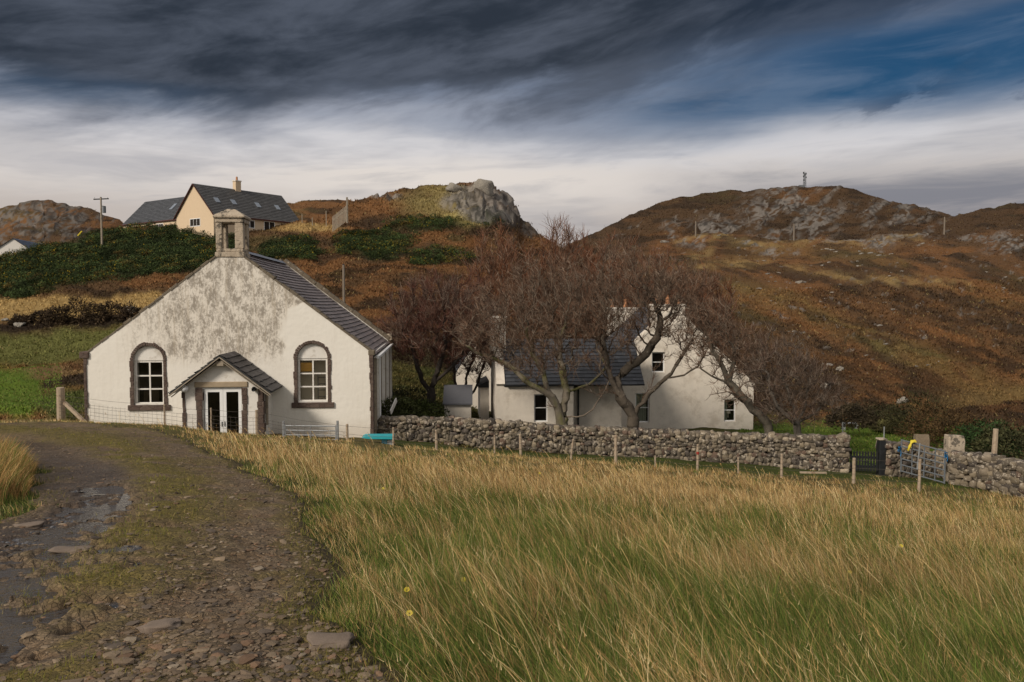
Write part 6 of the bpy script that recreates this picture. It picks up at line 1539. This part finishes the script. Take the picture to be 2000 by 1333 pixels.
# tussock at the inner side of the track is part of the same grass: thicker
N = 16000; t_ = r.random(N); y = r.uniform(8.3, 13.2, N); xin = np.interp(y, INN[:, 1], INN[:, 0]); x = xin - np.abs(r.normal(0, 1.2, N)) - .15; x = np.where(y < 8.8, x - .2, x)
h = r.uniform(.3, .62, N) * sst(0, .8, xin - x + .15); ang = r.uniform(0, 6.3, N); mag = h * r.uniform(.2, .6, N); lean = np.stack([np.cos(ang) * mag + .1 * h, np.sin(ang) * mag], 1)
col = np.where((r.random(N) < .6)[:, None], s1_[r.integers(0, 5, N)] * np.array([.9, .8, .7]), g1[r.integers(0, 5, N)]) * r.uniform(.6, 1.2, (N, 1))
v, f, c = blades(np.stack([x, y, gz(x, y)], 1), h, lean, np.maximum(.004, .0008 * y), col, 3, seed=78)
np_obj('tussock_grass', v, f, M_blade, c, kind='stuff', label='tawny tussock of long grass at the left edge of the track')
# yellow hawkbit flowers
for px, py, Yf, lab in ((795, 1192, 4.9, 'small yellow flower in the grass left of the bottom centre'), (800, 1240, 4.4, 'lowest small yellow flower near the track edge'), (905, 1145, 5.3, 'tiny yellow flower in the middle of the near grass'), (1054, 925, 13, 'tiny yellow flower in the far straw-coloured grass'), (1760, 1067, 8.0, 'tiny yellow flower in the grass at the right'), (748, 955, 10, 'tiny yellow flower near the bend of the track'), (1660, 1118, 7, 'tiny yellow flower low in the right field')):
    c0 = at(px, py, Yf); g = gz1(c0.x, Yf); hgt = max(.12, c0.z - g); fl = empty('yellow_flower', (c0.x, Yf, g), 0, label=lab, cat='flower', group='yellow flowers in the field')
    MB().tube([(0, 0, -.02), (.01, 0, hgt * .6), (0, 0, hgt)], .0018, 5).build('stem', M_rope if False else simple('stem_green', (.09, .13, .03), .8, .1), fl)
    mb = MB(); 
    for k in range(11):
        a = 2 * math.pi * k / 11; mb.add([(.004 * math.cos(a), .004 * math.sin(a), 0), (.019 * math.cos(a - .2), .019 * math.sin(a - .2), .006), (.019 * math.cos(a + .2), .019 * math.sin(a + .2), .006), (.004 * math.cos(a), .004 * math.sin(a), -.003)], [(0, 1, 2), (3, 2, 1)])
    o = mb.build('petals', M_yellow, fl); o.location = (0, 0, hgt); o.rotation_euler = (.6, 0, 0)

# ------------------------------------------------------------------ heather and rough grass on the hills (one mass) and gorse
def grid_sample(n, w):
    w = w / w.sum(); idx = r.choice(w.size, n, p=w.ravel()); i, j = np.unravel_index(idx, w.shape); i = np.minimum(i, NR - 2); j = np.minimum(j, NC - 2)
    a, b = r.random(n), r.random(n)
    def L(A): return (A[i, j] * (1 - a) + A[i + 1, j] * a) * (1 - b) + (A[i, j + 1] * (1 - a) + A[i + 1, j + 1] * a) * b
    return L(GX), L(GY), L(GZ), GCOL[i, j], i, j
cellw = np.zeros_like(GZ); cellw[:, 46:-46] = 1
dpy = np.zeros_like(GZ); dpy[:-1] = np.clip(PY[:-1] - PY[1:], 0.0, 8)
wgt = cellw * dpy * (GY > 33) * (GY < 900) * (1 - np.clip(ROCKM, 0, 1)) * (1 - .8 * GORSEM)
lawnmask = (GY < 66) & (PX > 1440) & (PX < 1900) & (PY > 822) | (PX < 120) & (PY > 715) & (GY > 40); wgt = wgt * ~lawnmask
x, y, z, gc, gi, gj = grid_sample(230000, wgt); okk = ~in_chapel(x, y) & ~((y > 42) & (y < 58) & (x > -1.2) & (x < 16)); x, y, z, gc = x[okk], y[okk], z[okk], gc[okk]; N = len(x)
s = (.0025 * y).clip(.12, 1.5) * r.uniform(.4, 1.5, N) * np.where(y > 200, .55, 1) * np.where(y < 60, 1.25, 1); kc = 3
X3 = np.repeat(x, kc) + r.normal(0, 1, N * kc) * np.repeat(s, kc) * .5; Y3_ = np.repeat(y, kc) + r.normal(0, 1, N * kc) * np.repeat(s, kc) * .4; Z3 = np.repeat(z, kc) - np.repeat(s, kc) * .12
h3 = np.repeat(s, kc) * r.uniform(.5, 1.1, N * kc); ang = r.uniform(0, 6.3, N * kc); cols = np.repeat(gc * r.uniform(.75, 1.45, (N, 1)), kc, 0) * r.uniform(.85, 1.15, (N * kc, 1))
tint = r.random((N * kc, 1)); cols = np.where(tint > .96, cols * .3 + np.array([.16, .12, .05]), cols)
v, f, c = blades(np.stack([X3, Y3_, Z3], 1), h3, np.stack([np.cos(ang), np.sin(ang)], 1) * h3[:, None] * .7, h3 * .75, cols, 1, seed=5)
np_obj('heather', v, f, M_blade, c, kind='stuff', label='brown heather and rough hill grass covering the slopes')
x, y, z, gc, _, _ = grid_sample(26000, cellw * dpy * lawnmask * (GY > 34) * (GY < 75)); N = len(x); h4 = r.uniform(.05, .14, N); col = np.array([(.07, .12, .018), (.10, .15, .02), (.12, .13, .03)])[r.integers(0, 3, N)] * r.uniform(.6, 1.3, (N, 1)); ang = r.uniform(0, 6.3, N)
v, f, c = blades(np.stack([x, y, z - .01], 1), h4, np.stack([np.cos(ang), np.sin(ang)], 1) * h4[:, None] * .6, h4 * .8, col, 1, seed=6)
np_obj('lawn_grass', v, f, M_blade, c, kind='stuff', label='short bright green mown grass of the lawns')
def bush(cx, cy, cz, rx, rz, n, leaf, base, fl=0.0, seed=0, flatten=.5, rag=.25):
    q = np.random.default_rng(seed); d = q.normal(size=(n, 3)); d[:, 2] = np.abs(d[:, 2]) * 1.0 - .15; d /= np.linalg.norm(d, axis=1)[:, None]
    lump = 1 + rag * (fbm(d[:, 0] * 2 + seed, d[:, 1] * 2, d[:, 2] * 2, 3, seed) - .5) * 2
    c = d * (lump * q.uniform(.72, 1.04, n))[:, None] * np.array([rx, rx, rz]) + np.array([cx, cy, cz]); a = q.normal(size=(n, 3)); a /= np.linalg.norm(a, axis=1)[:, None]; b = np.cross(a, d); b /= np.linalg.norm(b, axis=1)[:, None] + 1e-6
    L = leaf * q.uniform(.5, 1.3, (n, 1)); V = np.stack([c - a * L * .5 - b * L * .25, c + b * L * .3, c + a * L * .6 + d * L * .6], 1).reshape(-1, 3)
    base = np.asarray(base, float); cl = base[None] * q.uniform(.5, 1.7, (n, 1)); dk = sst(.40, .6, fbm(c[:, 0] * 1.1, c[:, 1] * 1.1, c[:, 2] * 1.5, 2, 7))[:, None]; cl = cl * (.7 + .6 * dk)
    if fl > 0:
        m = (q.random(n) < fl * 2.2 * sst(.45, .65, fbm(c[:, 0] * .5, c[:, 1] * .5, c[:, 2] * .5, 2, 9)))[:, None]; cl = np.where(m, np.array([.30, .20, .012]) * q.uniform(.5, 1.2, (n, 1)), cl)
    return V, np.arange(n * 3).reshape(-1, 3), np.repeat(cl, 3, 0)
gx_, gy_, gz_, _, gi, gj = grid_sample(1500, GORSEM * cellw * (dpy + .15) * (GY > 70) * (GY < 170) * (1 - np.clip(ROCKM * 1.5, 0, 1)) * np.where(GY > 125, .6, 1)); ps = []
for k in range(len(gx_)):
    gb_ = r.uniform(.55, 1.5) * np.array([1, 1, 1]) + (r.random() < .08) * np.array([1.6, .4, .3]); sc = (gy_[k] / 95) ** .3 * (.75 if gy_[k] > 118 else 1); ps.append(bush(gx_[k], gy_[k], gz_[k], r.uniform(.6, 1.3) * sc, r.uniform(.4, .85) * sc, 240, .17 * sc, np.array([.030, .043, .013]) * gb_, .035, k))
v, f, c = joinparts(ps); np_obj('gorse', v, f, M_blade, c, kind='stuff', label='dark green gorse thicket with scattered yellow bloom on the hillside')
# rounded heather bushes in a row on the bank, each one a bush
def lone(name, label, px, Y, rx, rz, base, cat='bush', group=None, fl=0, leaf=.16, n=1300, seed=0, by=None, dz=0):
    g = onground(px, Y); v, f, c = bush(0, 0, 0, rx, rz, n, leaf, base, fl, seed, rag=.35)
    o = np_obj(name, v, f, M_blade, c, label=label, cat=cat, group=group); o.location = (g.x, Y, (at(px, by, Y).z if by else g.z) + dz); return o
HB = [(45, 1.2, .8, 'low dark heather bush at the left end of the bank row'), (85, 1.5, 1.0, 'second dark heather bush from the left on the bank'), (112, 1.3, 1.5, 'rounded dark heather bush left of the tallest one on the bank'), (150, 1.6, 1.9, 'tallest rounded dark heather bush in the bank row'), (188, 1.3, 1.5, 'dark heather bush right of the tallest one on the bank'), (222, 1.7, 1.4, 'wide dark heather bush near the chapel roof edge'), (255, 1.4, 1.3, 'last dark heather bush beside the chapel roof edge')]
for k, (px, rx, rz, lab) in enumerate(HB): lone('heather_bush', lab, px, 73 + (k % 2), rx * .85, rz * 1.15, (.040, .026, .014), group='dark heather bushes in a row on the bank', seed=100 + k, leaf=.2, n=1500)
lone('gorse_bush', 'gorse bush in full yellow bloom on the slope under the slatted fence', 688, 112, 1.6, 1.5, (.30, .19, .012), fl=.5, seed=201, leaf=.3, by=476)
SH = [(1660, 44, 1.3, 1.0, (.032, .024, .013), 'dark brown shrub at the left corner of the lawn hedge', 826), (1700, 52, 2.2, 1.5, (.035, .026, .013), 'dark brown shrub in the middle of the lawn hedge', 828), (1740, 50, 1.9, 1.3, (.03, .028, .012), 'low dark hedge shrub behind the mown lawn', 832), (1790, 46, 2.0, 2.4, (.035, .032, .012), 'tall dark shrub with pale bare twigs behind the stone posts', 850), (1835, 43, 2.0, 2.0, (.060, .035, .014), 'rusty-leaved shrub above the metal gate', 862), (1880, 40, 1.9, 1.5, (.055, .034, .014), 'rusty shrub behind the broad stone gatepost', 870), (1925, 36, 1.5, 1.3, (.022, .042, .012), 'dark green gorse shrub behind the tall fence post', 880), (1975, 34, 1.6, 1.3, (.040, .040, .016), 'grey-green shrub behind the right wall at the frame edge', 890), (1735, 47, 1.0, .45, (.06, .055, .02), 'low rounded mound shrub on the lawn', 838)]
for k, (px, Y, rx, rz, b_, lab, by) in enumerate(SH): lone('shrub', lab, px, Y, rx, rz, b_, seed=300 + k, leaf=.13, n=3200, by=by)
BG = [(775, 36, 1.0, .9, (.045, .05, .016), 'green scrub against the wall beside the chapel flank', 815), (815, 40, 1.4, .9, (.05, .06, .016), 'green bush under the dark tree behind the wall', 815), (790, 47, 1.8, 1.2, (.028, .03, .012), 'dark bush behind the chapel corner', 795)]
for k, (px, Y, rx, rz, b_, lab, by) in enumerate(BG): lone('shrub', lab, px, Y, rx, rz, b_, seed=330 + k, leaf=.12, n=2500, by=by)
# boulders
for k, (px, Y, py, s3, lab) in enumerate([(945, 140, 448, (1.6, 1.4, 1.5), 'pale rounded boulder under the crag'), (887, 140, 473, (1.4, 1.0, .9), 'broken pale rock on the slope below the crag'), (42, 76, 652, (.4, .3, .15), 'flat grey rock in the grass left of the chapel'), (12, 75, 650, (.3, .3, .18), 'grey slanting rock at the left edge under the heather bushes'), (38, 72, 660, (.6, .4, .25), 'small pale rock below the flat grey rock'), (1612, 78, 704, (.45, .35, .4), 'pale rocks cluster high on the brown slope behind the thicket tree'), (1640, 90, 682, (.4, .3, .3), 'pale boulder on the slope above the lawn hedge'), (1762, 66, 762, (.45, .35, .35), 'grey boulder above the lawn hedge'), (257, 78, 582, (.5, .4, .5), 'pale stone in the straw grass beside the chapel roof edge')]):
    v, f, _ = stone_mesh(np.zeros((1, 3)), np.array([s3]), np.array([.5 * k]), 60 + k, 3, .8, .3, .2); g = onground(px, Y)
    o = np_obj('boulder', v, f, M_drystone, np.full((len(v), 3), 1.0) * np.array([.21, .19, .16]), smooth=True, label=lab, cat='boulder'); o.location = (g.x, Y, g.z + s3[2] * .3)
# scattered pale rocks too many and small to tell apart
wr = cellw * dpy * (PX > 1150) * (GY > 80) * (GY < 440) * (sst(.52, .62, fbm(PX / 60, PY / 24, 0, 2, 88)) + .06) * sst(780, 700, PY); x, y, z, _, _, _ = grid_sample(230, wr); N = len(x); s = .0016 * y * r.lognormal(0, .5, N)
V, Fc, nv = stone_mesh(np.stack([x, y, z], 1), np.stack([s * 1.4, s, s * .55], 1), r.uniform(0, 6, N), 9, 1, .8, .3, .2)
np_obj('scattered_rocks', V, Fc, M_drystone, np.repeat(np.array([[.20, .18, .155]]) * r.uniform(.6, 1.3, (N, 1)), nv, 0), kind='stuff', label='pale rocks scattered over the brown hillside')
